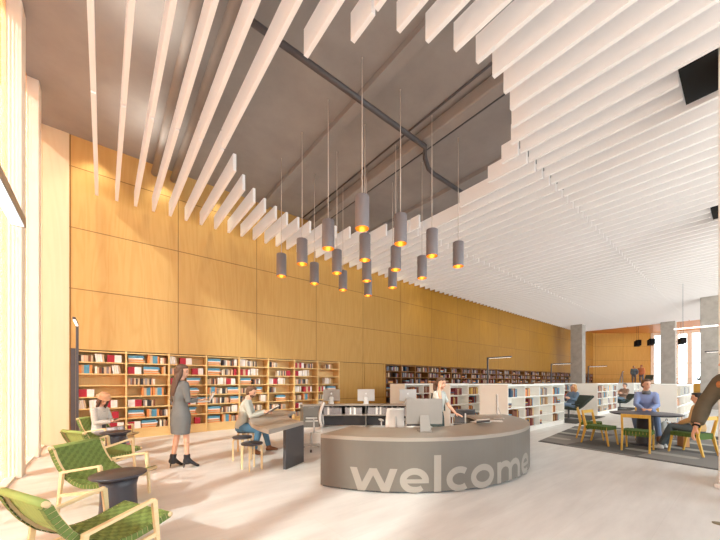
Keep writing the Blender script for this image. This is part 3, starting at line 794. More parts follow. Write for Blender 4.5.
# ------------------------------------------------------------------ stools
def stool(loc,rz,label):
    r=empty('stool',loc,rz,label,'stool','round stools with black seats')
    b=MB(); b.lathe([(0.172,0.425),(0.178,0.43),(0.178,0.452),(0.172,0.457)],seg=36); b.build('seat',M['charcoal'],r)
    for k in range(4):
        a=PI/4+k*PI/2; c,s=math.cos(a),math.sin(a); b=MB()
        b.bar((0.165*c,0.165*s,0),(0.165*c,0.165*s,0.37),0.022,0.034,up=(c,s,0)); 
        b.bar((0.165*c,0.165*s,0.365),(0.145*c,0.145*s,0.41),0.022,0.034,up=(c,s,0)); b.bar((0.15*c,0.15*s,0.405),(0.05*c,0.05*s,0.414),0.045,0.02)
        b.build('leg',M['chairwood'],r)
stool((1.98,5.38,0),0.2,'round black-seated stool nearest the camera beside the slab-leg table')
stool((2.06,6.10,0),0.5,'round black-seated stool between the front stool and the bearded man')
stool((2.36,6.78,0),0.1,'round stool the bearded man sits on')
# ------------------------------------------------------------------ task chairs
def task_chair(loc,rz,label,mat='mesh',seat_z=0.46,bh=0.52,bw=0.42):
    r=empty('office_chair',loc,rz,label,'office chair')
    b=MB(); b.box(-0.22,0.22,-0.23,0.23,seat_z-0.05,seat_z); b.build('seat',M[mat],r,bevel=0.02,seg=3)
    b=MB(); n=8
    vs=[];fs=[]
    for i in range(n+1):
        t=i/n; z=seat_z+0.06+bh*t; x=-0.22-0.05*math.sin(t*PI)*(-1)-0.06*t
        for y,dx in ((-bw/2*(1-0.15*t),0.03),(-bw/4,0.0),(bw/4,0.0),(bw/2*(1-0.15*t),0.03)):
            vs+= [(x+dx,y,z),(x+dx-0.025,y,z)]
    for i in range(n):
        for j in range(3):
            a=8*i+2*j; c=a+2; d=a+8; e=c+8
            fs+=[(a,c,e,d),(a+1,d+1,e+1,c+1)]
        fs+=[(8*i,8*i+8,8*i+9,8*i+1),(8*i+6,8*i+7,8*i+15,8*i+14)]
    fs+=[(0,1,3,2),(2,3,5,4),(4,5,7,6)]; m=8*n; fs+=[(m,m+2,m+3,m+1),(m+2,m+4,m+5,m+3),(m+4,m+6,m+7,m+5)]
    b.add(vs,fs,0,True); b.build('backrest',M[mat],r)
    b=MB(); b.tube([(-0.02,0,seat_z-0.055),(-0.20,0,seat_z-0.05),(-0.27,0,seat_z+0.1),(-0.25,0,seat_z+0.3)],0.018,8); b.build('back_support',M['alu'],r)
    for s in (-1,1):
        b=MB(); b.tube([(-0.05,s*0.2,seat_z-0.06),(-0.06,s*0.27,seat_z),(-0.06,s*0.27,seat_z+0.19)],0.014,8); b.box(-0.14,0.12,s*0.27-0.035,s*0.27+0.035,seat_z+0.19,seat_z+0.215); b.build('armrest',M['alu'],r)
    b=MB(); b.tube([(0,0,0.10),(0,0,seat_z-0.05)],[0.03,0.022],12); b.build('column',M['alu'],r)
    for k in range(5):
        a=2*PI*k/5+0.3; c,s=math.cos(a),math.sin(a); b=MB(); b.bar((0,0,0.12),(0.29*c,0.29*s,0.075),0.05,0.04,w2=0.03,h2=0.025); lg=b.build('leg',M['alu'],r)
        b=MB(); b.tube([(0.29*c-0.02*s,0.29*s+0.02*c,0.031),(0.29*c+0.02*s,0.29*s-0.02*c,0.031)],0.03,14); b.build('caster',M['darksteel'],lg)
    return r
task_chair((3.56,6.10,0),math.radians(150),'white mesh office chair between the slab-leg table and the curved desk')
task_chair((4.95,4.95,0),VD+0.1,'white office chair seen from behind left of the receptionist',bh=0.42)
M['greymesh']=P('dark_grey_mesh',(84,78,78),0.6)
task_chair((6.75,4.35,0),VD-0.2,'dark grey office chair at the right side behind the curved desk',mat='greymesh',bh=0.34,bw=0.5)
# ------------------------------------------------------------------ lounge chairs
PROF=[(-0.50,0.74),(-0.475,0.72),(-0.44,0.63),(-0.38,0.52),(-0.30,0.42),(-0.20,0.35),(-0.10,0.315),(0.02,0.315),(0.14,0.335),(0.25,0.365),(0.31,0.38)]
def prof_at(s):
    """point and normal along the side profile, s in 0..1"""
    L=[0]
    for i in range(1,len(PROF)): L.append(L[-1]+math.dist(PROF[i],PROF[i-1]))
    d=s*L[-1]
    for i in range(1,len(PROF)):
        if d<=L[i]+1e-9:
            t=(d-L[i-1])/(L[i]-L[i-1]); a=Vector(PROF[i-1]); c=Vector(PROF[i]); p=a.lerp(c,t); dr=(c-a).normalized(); return p,Vector((-dr.y,dr.x))
    return Vector(PROF[-1]),Vector((0,1))
def lounge(loc,rz,label):
    r=empty('lounge_chair',loc,rz,label,'lounge chair','green woven lounge chairs by the glazing')
    HWd=0.29
    # woven webbing: cross straps over and under long straps
    b=MB(); NC,NL=26,11
    for i in range(NC):
        s0=(i+0.04)/NC; s1=(i+0.96)/NC
        vs=[];m=NL*2+1
        for j in range(m):
            y=-HWd+2*HWd*j/(m-1); u=0.002*(1 if ((j//2+i)%2==0) else -1) if j not in(0,m-1) else 0
            for s in (s0,s1):
                p,n=prof_at(s); q=p+n*(0.006+u); vs.append((q.x,y,q.y))
        b.add(vs,[(2*j,2*j+2,2*j+3,2*j+1) for j in range(m-1)],2)
        # strap folded round the side rail
        for sg in (-1,1):
            p0,n0=prof_at(s0); p1,n1=prof_at(s1); Y=sg*(HWd+0.0); Yo=sg*(HWd+0.028)
            tp0=p0+n0*0.006;tp1=p1+n1*0.006;bt0=p0-n0*0.045;bt1=p1-n1*0.045
            b.add([(tp0.x,Y,tp0.y),(tp1.x,Y,tp1.y),(tp1.x,Yo,tp1.y),(tp0.x,Yo,tp0.y),(bt0.x,Yo,bt0.y),(bt1.x,Yo,bt1.y),(bt1.x,Y-sg*0.03,bt1.y),(bt0.x,Y-sg*0.03,bt0.y)],
                  [(0,1,2,3),(3,2,5,4),(4,5,6,7)],1)
    for j in range(NL):
        y0=-HWd+2*HWd*(j+0.05)/NL; y1=-HWd+2*HWd*(j+0.95)/NL; vs=[]; mm=NC*2+1
        for i in range(mm):
            p,n=prof_at(i/(mm-1)); u=-0.002*(1 if ((i//2+j)%2==0) else -1); q=p+n*(0.006+u); vs+=[(q.x,y0,q.y),(q.x,y1,q.y)]
        b.add(vs,[(2*i,2*i+1,2*i+3,2*i+2) for i in range(mm-1)],1)
        # underside return of the webbing
        vs=[]
        for i in range(0,mm,2):
            p,n=prof_at(i/(mm-1)); q=p-n*0.012; vs+=[(q.x,y0,q.y),(q.x,y1,q.y)]
        k=len(vs)//2; b.add(vs,[(2*i,2*i+2,2*i+3,2*i+1) for i in range(k-1)],0)
    b.tube([(-0.497,-HWd,0.728),(-0.497,HWd,0.728)],0.027,12,0)
    b.build('webbing',[M['webL'],M['webD'],M['webM']],r)
    for sg in (-1,1):
        b=MB()
        for i in range(len(PROF)-1):
            a,c=PROF[i],PROF[i+1]; b.bar((a[0],sg*(HWd+0.012),a[1]-0.02),(c[0],sg*(HWd+0.012),c[1]-0.02),0.024,0.04,up=(0,0,1) if abs(c[1]-a[1])<abs(c[0]-a[0]) else (1,0,0))
        b.build('side_rail',M['chairwood'],r)
    b=MB(); b.tube([(-0.497,-HWd-0.035,0.728),(-0.497,HWd+0.035,0.728)],0.02,12); b.build('top_rail',M['chairwood'],r)
    b=MB(); b.tube([(0.31,-HWd-0.035,0.362),(0.31,HWd+0.035,0.362)],0.02,12); b.build('front_rail',M['chairwood'],r)
    for sg in (-1,1):
        y=sg*(HWd+0.055)
        b=MB(); b.bar((-0.33,y,0.46),(0.16,y,0.545),0.042,0.026); b.build('armrest',M['chairwood'],r,bevel=0.006)
        b=MB(); b.bar((0.20,y,0.0),(0.155,y,0.54),0.03,0.026,up=(1,0,0),w2=0.034,h2=0.042); b.build('leg',M['chairwood'],r,bevel=0.005)
        b=MB(); b.bar((-0.37,y,0.0),(-0.31,y,0.465),0.03,0.026,up=(1,0,0),w2=0.034,h2=0.042); b.build('leg',M['chairwood'],r,bevel=0.005)
        b=MB(); b.bar((-0.345,y,0.20),(0.175,y,0.26),0.024,0.034); b.build('stretcher',M['chairwood'],r)
    return r
def from_top(tx,ty,deg):
    a=math.radians(deg); return (tx+0.49*math.cos(a),ty+0.49*math.sin(a),0),a
l,a=from_top(-0.41,3.06,27); cA=lounge(l,a,'green woven lounge chair nearest the camera at the lower left corner')
l,a=from_top(-0.25,5.32,-44); dup(cA,l,a,'second green woven lounge chair, turned toward the front black side table')
l,a=from_top(-0.35,6.52,27); dup(cA,l,a,'third green woven lounge chair, behind the second one, facing the bookcase side')
l,a=from_top(-0.19,8.95,-44); dup(cA,l,a,'farthest green woven lounge chair, holding the girl in the hat')
LD=(l,a)
def side_table(loc,label):
    r=empty('side_table',loc,0,label,'side table','round black side tables')
    b=MB(); b.lathe([(0.175,0.0),(0.18,0.01),(0.16,0.25),(0.158,0.40),(0.18,0.485)],seg=40); b.build('base',M['charcoal'],r)
    b=MB(); b.lathe([(0.18,0.485),(0.235,0.503),(0.25,0.515),(0.25,0.527),(0.24,0.532)],seg=48); b.build('tabletop',M['charcoal'],r)
side_table((0.13,4.22,0),'round black drum side table in front, between the two nearest lounge chairs')
side_table((0.19,7.75,0),'farther round black drum side table in front of the girl in the hat')
# ------------------------------------------------------------------ round table and beech chairs
rt=empty('round_table',(9.95,1.58,0),0,'large round dark table on a pedestal over the patterned rug','table')
b=MB(); b.lathe([(0.60,0.715),(0.66,0.735),(0.665,0.75),(0.655,0.755)],seg=56); b.build('tabletop',M['charcoal'],rt)
b=MB(); b.lathe([(0.17,0.03),(0.16,0.05),(0.15,0.70),(0.2,0.714)],seg=32); b.build('pedestal',M['charcoal'],rt)
b=MB(); b.lathe([(0.30,0.012),(0.30,0.03),(0.18,0.045)],seg=40); b.build('base',M['charcoal'],rt)
def beech_chair(loc,rz,label):
    r=empty('dining_chair',loc,rz,label,'chair','yellow beech chairs with green woven seats')
    for sg in (-1,1):
        b=MB(); y=sg*0.225
        b.bar((-0.30,y,0.012),(-0.20,y,0.42),0.034,0.030,up=(1,0,0),w2=0.034,h2=0.06); b.bar((-0.20,y,0.40),(-0.28,y,0.80),0.034,0.058,up=(1,0,0),w2=0.034,h2=0.034); b.build('leg',M['beech'],r,bevel=0.004)
        b=MB(); b.bar((0.27,y,0.012),(0.20,y,0.43),0.032,0.028,up=(1,0,0),w2=0.034,h2=0.042); b.build('leg',M['beech'],r,bevel=0.004)
        b=MB(); b.bar((-0.20,sg*0.222,0.405),(0.23,sg*0.222,0.42),0.026,0.04); b.build('side_rail',M['beech'],r)
    b=MB(); b.bar((-0.272,-0.24,0.765),(-0.272,0.24,0.765),0.024,0.075); b.build('top_rail',M['beech'],r,bevel=0.006)
    b=MB(); b.bar((0.215,-0.21,0.41),(0.215,0.21,0.41),0.026,0.04); b.bar((-0.19,-0.21,0.40),(-0.19,0.21,0.40),0.026,0.04); b.build('cross_rail',M['beech'],r)
    b=MB(); n=9
    for i in range(n):
        x0=-0.20+0.43*(i+0.05)/n; x1=-0.20+0.43*(i+0.95)/n
        z=lambda x:0.43+0.015*(x+0.2)
        b.hexa([(x0,-0.24,z(x0)),(x1,-0.24,z(x0)),(x1,0.24,z(x0)),(x0,0.24,z(x0)),(x0,-0.24,z(x0)+0.012),(x1,-0.24,z(x1)+0.012),(x1,0.24,z(x1)+0.012),(x0,0.24,z(x0)+0.012)])
        for sg in (-1,1): b.box(x0,x1,sg*0.242-0.004,sg*0.242+0.004,0.37,z(x0)+0.012)
    for i in range(8):
        y0=-0.225+0.45*(i+0.06)/8; y1=-0.225+0.45*(i+0.9)/8
        b.box(-0.215,0.238,y0,y1,0.435,0.452)
        b.box(-0.219,-0.212,y0,y1,0.335,0.452); b.box(0.235,0.242,y0,y1,0.37,0.452)
    b.build('seat',M['seatgreen'],r)
    return r
beech_chair((9.02,1.55,0),math.radians(2),'yellow beech chair with its back to the camera in front of the round table')
beech_chair((9.26,2.28,0),math.radians(-100),'front one of the two beech chairs left of the round table')
beech_chair((9.95,2.66,0),math.radians(-75),'rear one of the two beech chairs left of the round table')
beech_chair((9.47,0.77,0),math.radians(66),'beech chair right of the round table, gripped by the man in the jacket')
beech_chair((11.22,1.74,0),math.radians(190),'beech chair under the man in the blue shirt')
# ------------------------------------------------------------------ reading lamps: gallows poles
def reading_lamp(loc,rz,L,H,label,d=0.05,mt='darksteel'):
    r=empty('reading_lamp',loc,rz,label,'lamp')
    b=MB(); b.box(-d/2,d/2,-d/2,d/2,0,H); b.build('pole',M[mt],r,bevel=0.004)
    b=MB(); b.box(d/2,L,-d/2,d/2,H-d*0.9,H); arm_=b.build('arm',M[mt],r,bevel=0.004)
    b=MB(); b.box(d*1.5,L-0.06,-d*0.40,d*0.40,H-d*0.9-0.012,H-d*0.9); b.build('diffuser',M['led'],arm_)
    b=MB(); b.box(-0.13,0.13,-0.13,0.13,0,0.015); b.build('base',M['darksteel'],r)
    return r
reading_lamp((-0.46,9.75,0),-PI/2,1.05,2.82,'tall dark gallows lamp standing at the left end of the timber bookcase')
reading_lamp((-0.53,2.40,0),PI/2,1.34,2.83,'large bright linear lamp arm cropped by the left edge of the photo',d=0.085,mt='steel')
for x,y,lb in ((16.75,9.3,'gallows lamp left of the grey column, above the dark wall bookcase'),(26.3,9.5,'gallows lamp just left of the first concrete column'),(33.1,9.0,'gallows lamp right of the first concrete column before the far wall')):
    reading_lamp((x,y,0),-PI/2,1.35,2.85,lb,d=0.07)
reading_lamp((20.0,0.15,0),PI/2,1.1,2.80,'thin white gallows lamp arm in front of the rightmost concrete column',d=0.06)
b=MB(); b.box(-0.03,0.03,-1.55,1.55,0,0.06); lt=b.build('linear_pendant',M['led'],bevel=0.005); lt.location=(21,0.75,3.94)
tag(lt,'long white suspended light line in front of the rightmost column','light')
for y in (-0.6,2.0):
    g=MB(); g.tube([(0,y-0.75+0.0,0.08),(0,y-0.75,2.13)],0.008,8); g.build('cable',M['steel'],lt)
# ------------------------------------------------------------------ hanging black lamps in the gallery
def box_lamp(x,y,z,label):
    r=empty('cluster_pendant',(x,y,z),0.3,label,'pendant lamp')
    for dx,dy,dz in ((-0.2,0,0),(0.2,0.05,-0.05)):
        b=MB(); b.box(dx-0.18,dx+0.18,dy-0.18,dy+0.18,dz-0.24,dz+0.24); b.build('lamp_shade',M['black'],r,bevel=0.02)
        b=MB(); b.tube([(dx,dy,dz+0.24),(dx,dy,6.5-z)],0.01,6); b.build('cable',M['black'],r)
box_lamp(36.2,6.2,4.85,'leftmost black box pendant before the far timber wall')
box_lamp(36.0,5.3,4.85,'black box pendant just left of the middle column')
box_lamp(37.5,3.6,4.9,'black box pendant between the two right concrete columns')
# ------------------------------------------------------------------ dark recliners
def recliner(loc,rz,label,s=1.0):
    r=empty('recliner',loc,rz,label,'recliner'); r.scale=(s,s,s)
    b=MB(); pr=[(0.45,0.40),(0.30,0.43),(-0.05,0.34),(-0.25,0.42),(-0.75,0.80)]
    for i in range(4): b.bar((pr[i][0],0,pr[i][1]),(pr[i+1][0],0,pr[i+1][1]),0.58,0.07)
    b.build('seat_shell',M['darkgreen'],r,bevel=0.02)
    b=MB(); b.tube([(0,0,0.03),(0,0,0.34)],0.03,12); b.build('pedestal',M['steel'],r)
    b=MB(); b.lathe([(0.28,0.013),(0.28,0.028),(0.05,0.04)],seg=28); b.build('base',M['steel'],r)
    for sg in (-1,1):
        b=MB(); b.tube([(-0.2,sg*0.29,0.40),(-0.1,sg*0.33,0.52),(0.2,sg*0.33,0.53)],0.02,8); b.build('armrest',M['darkgreen'],r)
RD1=((14.55,4.62,0.0),math.radians(152)); RD2=((22.15,4.55,0.0),math.radians(150))
recliner(RD1[0],RD1[1],'dark green recliner under the blonde woman reading',1.15)
recliner(RD2[0],RD2[1],'dark green recliner under the far reading man')
recliner((38.6,5.9,1.29),math.radians(180),'small dark green armchair on the gallery right of two standing people')
recliner((38.3,2.5,1.29),math.radians(170),'dark green armchair on the gallery right of the middle column')
# ------------------------------------------------------------------ backpack
bp=empty('backpack',(11.35,1.38,0.012),VD+PI+0.3,'grey and white backpack on the rug behind the round table','backpack')
b=MB(); b.loft([((0,0,z),(0.11*w,0,0),(0,0.16*w,0)) for z,w in ((0,0.9),(0.03,1.05),(0.2,1.08),(0.36,0.95),(0.44,0.7),(0.47,0.3))],20); b.build('bag_body',P('backpack_grey',(196,192,188),0.8,var=0.15,scale=12),bp)
b=MB(); b.loft([((0.10,0,z),(0.05*w,0,0),(0,0.11*w,0)) for z,w in ((0.04,0.7),(0.06,1),(0.2,1),(0.24,0.6))],16); b.build('front_pocket',P('backpack_trim',(120,112,108),0.8),bp)
for sg in (-1,1):
    b=MB(); b.tube([(0.06,sg*0.08,0.44),(0.14,sg*0.08,0.34),(0.165,sg*0.08,0.2),(0.13,sg*0.09,0.05)],0.012,8,side=(0,1,0)); b.build('strap',P('strap_tan',(170,128,96),0.8),bp)
b=MB(); b.tube([(0,-0.04,0.46),(0,-0.02,0.52),(0,0.02,0.52),(0,0.04,0.46)],0.008,8); b.build('handle',M['darksteel'],bp)
# stair rail by the gallery
hr=empty('stair_handrail',(34.3,6.9,0),0,'pale steel stair handrail rising to the gallery','handrail')
for dx in (0,0.35):
    b=MB(); b.tube([(-1.4+dx,0.3*dx,0.95),(0.2+dx,0.3*dx,2.35),(0.55+dx,0.3*dx,2.35)],0.025,8); b.build('rail',M['steel'],hr)
    for x in (-1.4,-0.6,0.2): b=MB(); b.tube([(x+dx,0.3*dx,0.0),(x+dx,0.3*dx,0.95+(x+1.4)*0.875)],0.018,8); b.build('post',M['steel'],hr)

b=MB(); b.lathe([(0.055,0.0),(0.055,0.004),(0.048,0.006)],seg=24); o=b.build('floor_outlet',P('brass_cover',(140,126,96),0.4,metal=0.4)); o.location=(5.05,0.21,0.0); tag(o,'small round brass floor outlet cover at the lower right edge','outlet cover')
# ------------------------------------------------------------------ people
def remeshed(b,vox,it=3):
    me=b.mesh('tmp'); o=bpy.data.objects.new('tmp',me); C.objects.link(o)
    r=o.modifiers.new('r','REMESH'); r.mode='VOXEL'; r.voxel_size=vox; r.use_smooth_shade=True
    s=o.modifiers.new('s','SMOOTH'); s.factor=0.5; s.iterations=it
    dg=bpy.context.evaluated_depsgraph_get(); dg.update()
    out=bpy.data.meshes.new_from_object(o.evaluated_get(dg)); bpy.data.objects.remove(o); return out
SK=P('skin_light',(226,172,142),0.55,var=0.04); SK2=P('skin_tan',(198,140,108),0.55,var=0.04)
EYE_M=P('eye_dark',(40,30,28),0.3); LIP=P('lip_rose',(184,104,96),0.5)
def V(*a): return Vector(a)
def base_pose(sit=None,narrow=False,lean=0.0,headp=0.0,heady=0.0,yaw=0.0):
    """local frame: +x forward, +y left"""
    J={}
    if sit is None:
        pz=0.93; J['P']=V(0,0,pz)
        for k,s in (('L',1),('R',-1)):
            J['hip'+k]=V(0,0.09*s,pz-0.02); J['kn'+k]=V(0.02,0.10*s,0.49); J['an'+k]=V(-0.02,0.10*s,0.085); J['to'+k]=V(0.15,0.12*s,0.03)
    else:
        pz=sit+0.10; J['P']=V(0,0,pz)
        for k,s in (('L',1),('R',-1)):
            J['hip'+k]=V(0.02,0.09*s,pz-0.01); J['kn'+k]=V(0.44,0.13*s,pz+0.0); J['an'+k]=V(0.42,0.13*s,0.085); J['to'+k]=V(0.58,0.15*s,0.03)
    up=V(math.sin(lean),0,math.cos(lean))
    J['Ch']=J['P']+up*0.36; J['N']=J['P']+up*0.545
    J['H']=J['N']+V(math.sin(lean*0.5+headp*0.5),0,math.cos(lean*0.5+headp*0.5))*0.165+V(0.02,0,0)
    for k,s in (('L',1),('R',-1)):
        sh=J['P']+up*(0.49 if not narrow else 0.475)+V(0,(0.166 if not narrow else 0.150)*s,0); J['sh'+k]=sh
        J['el'+k]=sh+V(-0.03,0.05*s,-0.28); J['wr'+k]=sh+V(0.06,0.06*s,-0.52)
    J['hp']=headp; J['hy']=heady; J['up']=up
    return J
def torso(b,J,g,z_from=-0.12,to=1.0,women=False,mat=0):
    P_,N=J['P'],J['N']; up=J['up']; side=V(0,1,0); f=side.cross(up).normalized()
    f=f if f.x>0 else -f
    hip=0.178 if women else 0.170; wa=0.122 if women else 0.142; ch=0.152 if women else 0.172
    tab=[(-0.12,0.10,0.09),(-0.05,hip*0.95,0.115),(0.03,hip,0.118),(0.12,wa*1.05,0.10),(0.20,wa,0.09),(0.32,ch,0.112),(0.42,ch*1.02,0.105),(0.49,0.165,0.078),(0.525,0.10,0.062),(0.56,0.055,0.055)]
    st=[]
    for h,w,d in tab:
        if h<z_from-0.001 or h>to*0.57: continue
        gg=g*(0.55 if h>0.52 else 1)
        c=P_+up*h+(f*0.0)
        st.append((c,side*(w+gg),f*(d+gg)))
    b.loft(st,22,mat)
def arm(b,J,k,g=0,upto=1.0,mat=0,w=1.0):
    sh,el,wr=J['sh'+k],J['el'+k],J['wr'+k]
    b.ell(sh+V(0,-0.012*(1 if k=='L' else -1),0.0),0.056*w+g,0.056*w+g,0.056*w+g,14,8,mat)
    pts=[sh,sh.lerp(el,0.4),el]; rs=[0.052*w+g,0.047*w+g,0.038*w+g]
    if upto>0.5:
        t=(upto-0.5)*2; pts+= [el.lerp(wr,0.35*min(1,t/0.35)) ,el.lerp(wr,t)]; rs+=[0.040*w+g,(0.024+0.014*(1-t))*w+g]
    else:
        t=upto*2; pts=[sh,sh.lerp(el,t*0.5),sh.lerp(el,t)]
    b.tube(pts,rs[:len(pts)],14,mat); b.ell(el,0.038*w+g,0.038*w+g,0.038*w+g,12,8,mat) if upto>0.5 else None
def leg(b,J,k,g=0,upto=1.0,mat=0,w=1.0):
    h,kn,an=J['hip'+k],J['kn'+k],J['an'+k]
    pts=[h,h.lerp(kn,0.35),h.lerp(kn,0.85),kn]; rs=[0.088*w+g,0.080*w+g,0.056*w+g,0.054*w+g]
    if upto>0.5:
        t=(upto-0.5)*2; pts+=[kn.lerp(an,0.3*t),kn.lerp(an,0.75*t),kn.lerp(an,t)]; rs+=[0.053*w+g,0.040*w+g*1.2,0.036*w+g*1.4]
    b.ell(h,0.088*w+g,0.088*w+g,0.088*w+g,14,8,mat); b.tube(pts,rs,16,mat); b.ell(kn,0.054*w+g,0.054*w+g,0.054*w+g,14,8,mat)
def foot(b,J,k,g=0,mat=0,heel=0.0):
    an,to=J['an'+k],J['to'+k]
    d=V(to.x-an.x,to.y-an.y,0); d=d.normalized() if d.length>1e-4 else V(1,0,0); s=V(-d.y,d.x,0)
    z0=min(to.z,an.z)-0.03
    st=[]
    for t,w,h,dz in ((-0.06,0.026,0.028,heel),(-0.03,0.035,0.045,heel),(0.03,0.038,0.05,heel*0.9),(0.10,0.042,0.034,heel*0.35),(0.155,0.042,0.024,0),(0.19,0.028,0.016,0)):
        c=V(an.x,an.y,0)+d*t; c.z=to.z-0.03+h+dz+0.0
        st.append((c,s*(w+g),V(0,0,1)*(h+g*0.3)))
    b.loft(st,14,mat)
    b.tube([an+V(0,0,0.06),V(an.x,an.y,to.z+0.0+heel+0.02)],[0.038+g,0.036+g],12,mat)
def hand(b,wr,d,pn,thumb,curl=0.5,s=1.0,mat=0):
    """d: finger direction, pn: palm normal (fingers curl toward it), thumb: side of the thumb"""
    d=Vector(d).normalized(); pn=Vector(pn); pn=(pn-d*pn.dot(d)).normalized(); th=d.cross(pn); th=th if th.dot(Vector(thumb))>0 else -th
    st=[]
    for t,w,h in ((-0.015,0.024,0.020),(0.02,0.034,0.018),(0.055,0.041,0.015),(0.085,0.040,0.012),(0.095,0.034,0.008)): st.append((wr+d*t*s,th*w*s,pn*h*s))
    b.loft(st,12,mat)
    for i,(L,o,r) in enumerate(((0.072,0.030,0.0085),(0.080,0.010,0.009),(0.074,-0.010,0.0085),(0.058,-0.029,0.0075))):
        p=wr+d*0.085*s+th*o*s; a=0.0; pts=[p]; dd=d
        for q in (0.45,0.32,0.23):
            a+=curl*(0.5 if q==0.45 else 0.7); dd=(d*math.cos(a)+pn*math.sin(a)+th*o*1.2).normalized(); p=p+dd*L*q*s; pts.append(p)
        b.tube(pts,[r*s,r*s,r*0.92*s,r*0.75*s],8,mat)
    p=wr+d*0.025*s+th*0.030*s; d1=(d*0.65+th*0.7+pn*0.35).normalized(); p2=p+d1*0.038*s; d2=(d*0.9+th*0.2+pn*0.4).normalized(); p3=p2+d2*0.03*s
    b.tube([p,p2,p3],[0.012*s,0.0105*s,0.008*s],8,mat)
def head_matrix(J): 
    return Matrix.Translation(J['H'])@Matrix.Rotation(J['hy'],4,'Z')@Matrix.Rotation(J['hp'],4,'Y')
def head(b,J,mat=0):
    Mh=head_matrix(J); R3=Mh.to_3x3()
    def E(c,rx,ry,rz): b.ell(Mh@V(*c),rx,ry,rz,16,12,mat,R3)
    E((0,0,0.025),0.094,0.074,0.092); E((0.022,0,-0.035),0.066,0.056,0.072); E((0.045,0,-0.085),0.034,0.032,0.026)
    b.tube([Mh@V(0.083,0,0.012),Mh@V(0.103,0,-0.026),Mh@V(0.086,0,-0.034)],[0.009,0.014,0.010],8,mat)
    for s in (-1,1): E((-0.005,0.074*s,-0.01),0.018,0.009,0.030)
    b.tube([J['N']-J['up']*0.03,Mh@V(-0.015,0,-0.07)],[0.056,0.050],14,mat)
def face(b,J,m_eye=1,m_lip=2):
    Mh=head_matrix(J); R3=Mh.to_3x3()
    for s in (-1,1):
        b.ell(Mh@V(0.080,0.030*s,0.004),0.009,0.012,0.007,10,6,m_eye,R3)
        b.tube([Mh@V(0.083,0.016*s,0.026),Mh@V(0.084,0.032*s,0.030),Mh@V(0.074,0.047*s,0.024)],[0.004,0.0045,0.003],6,m_eye)
    b.tube([Mh@V(0.078,-0.024,-0.058),Mh@V(0.087,0,-0.056),Mh@V(0.078,0.024,-0.058)],[0.004,0.007,0.004],8,m_lip)
def hair(style,J,mat,parent,vox):
    Mh=head_matrix(J); R3=Mh.to_3x3(); b=MB()
    def E(c,rx,ry,rz): b.ell(Mh@V(*c),rx,ry,rz,18,12,0,R3)
    E((-0.028,0,0.045),0.092,0.083,0.086); E((-0.044,0,0.0),0.070,0.080,0.090)
    if style=='short': E((0.035,0,0.098),0.055,0.062,0.030)
    if style=='bun' or style=='pony': 
        E((-0.005,0,0.078),0.088,0.080,0.052)
    if style=='pony':
        b.tube([Mh@V(-0.09,0,0.02),Mh@V(-0.15,0.01,-0.02),Mh@V(-0.15,0.02,-0.14),Mh@V(-0.12,0.02,-0.22)],[0.035,0.048,0.045,0.015],12)
    if style=='long':
        E((-0.005,0,0.075),0.088,0.080,0.055)
        b.loft([(Mh@V(-0.045,0,0.0),V(0,0.078,0),V(0.05,0,0)),(J['N']+V(-0.07,0,0.04),V(0,0.085,0),V(0.038,0,0)),(J['N']+V(-0.10,0,-0.08),V(0,0.09,0),V(0.032,0,0)),(J['N']+V(-0.115,0,-0.18),V(0,0.07,0),V(0.025,0,0)),(J['N']+V(-0.12,0,-0.25),V(0,0.035,0),V(0.012,0,0))],16)
        for s in (-1,1): b.tube([Mh@V(0.01,0.075*s,0.03),Mh@V(0.012,0.085*s,-0.06),Mh@V(-0.01,0.085*s,-0.16)],[0.026,0.03,0.02],10)
    if style=='bob':
        for s in (-1,1): b.tube([Mh@V(0.03,0.070*s,0.05),Mh@V(0.025,0.084*s,-0.03),Mh@V(0.03,0.080*s,-0.15),Mh@V(0.05,0.07*s,-0.20)],[0.028,0.036,0.032,0.014],10)
        E((-0.05,0,-0.07),0.06,0.085,0.09)
    me=remeshed(b,vox*0.9,2); c=MB(); c.merge(me); bpy.data.meshes.remove(me)
    return c.build('hair',mat,parent)
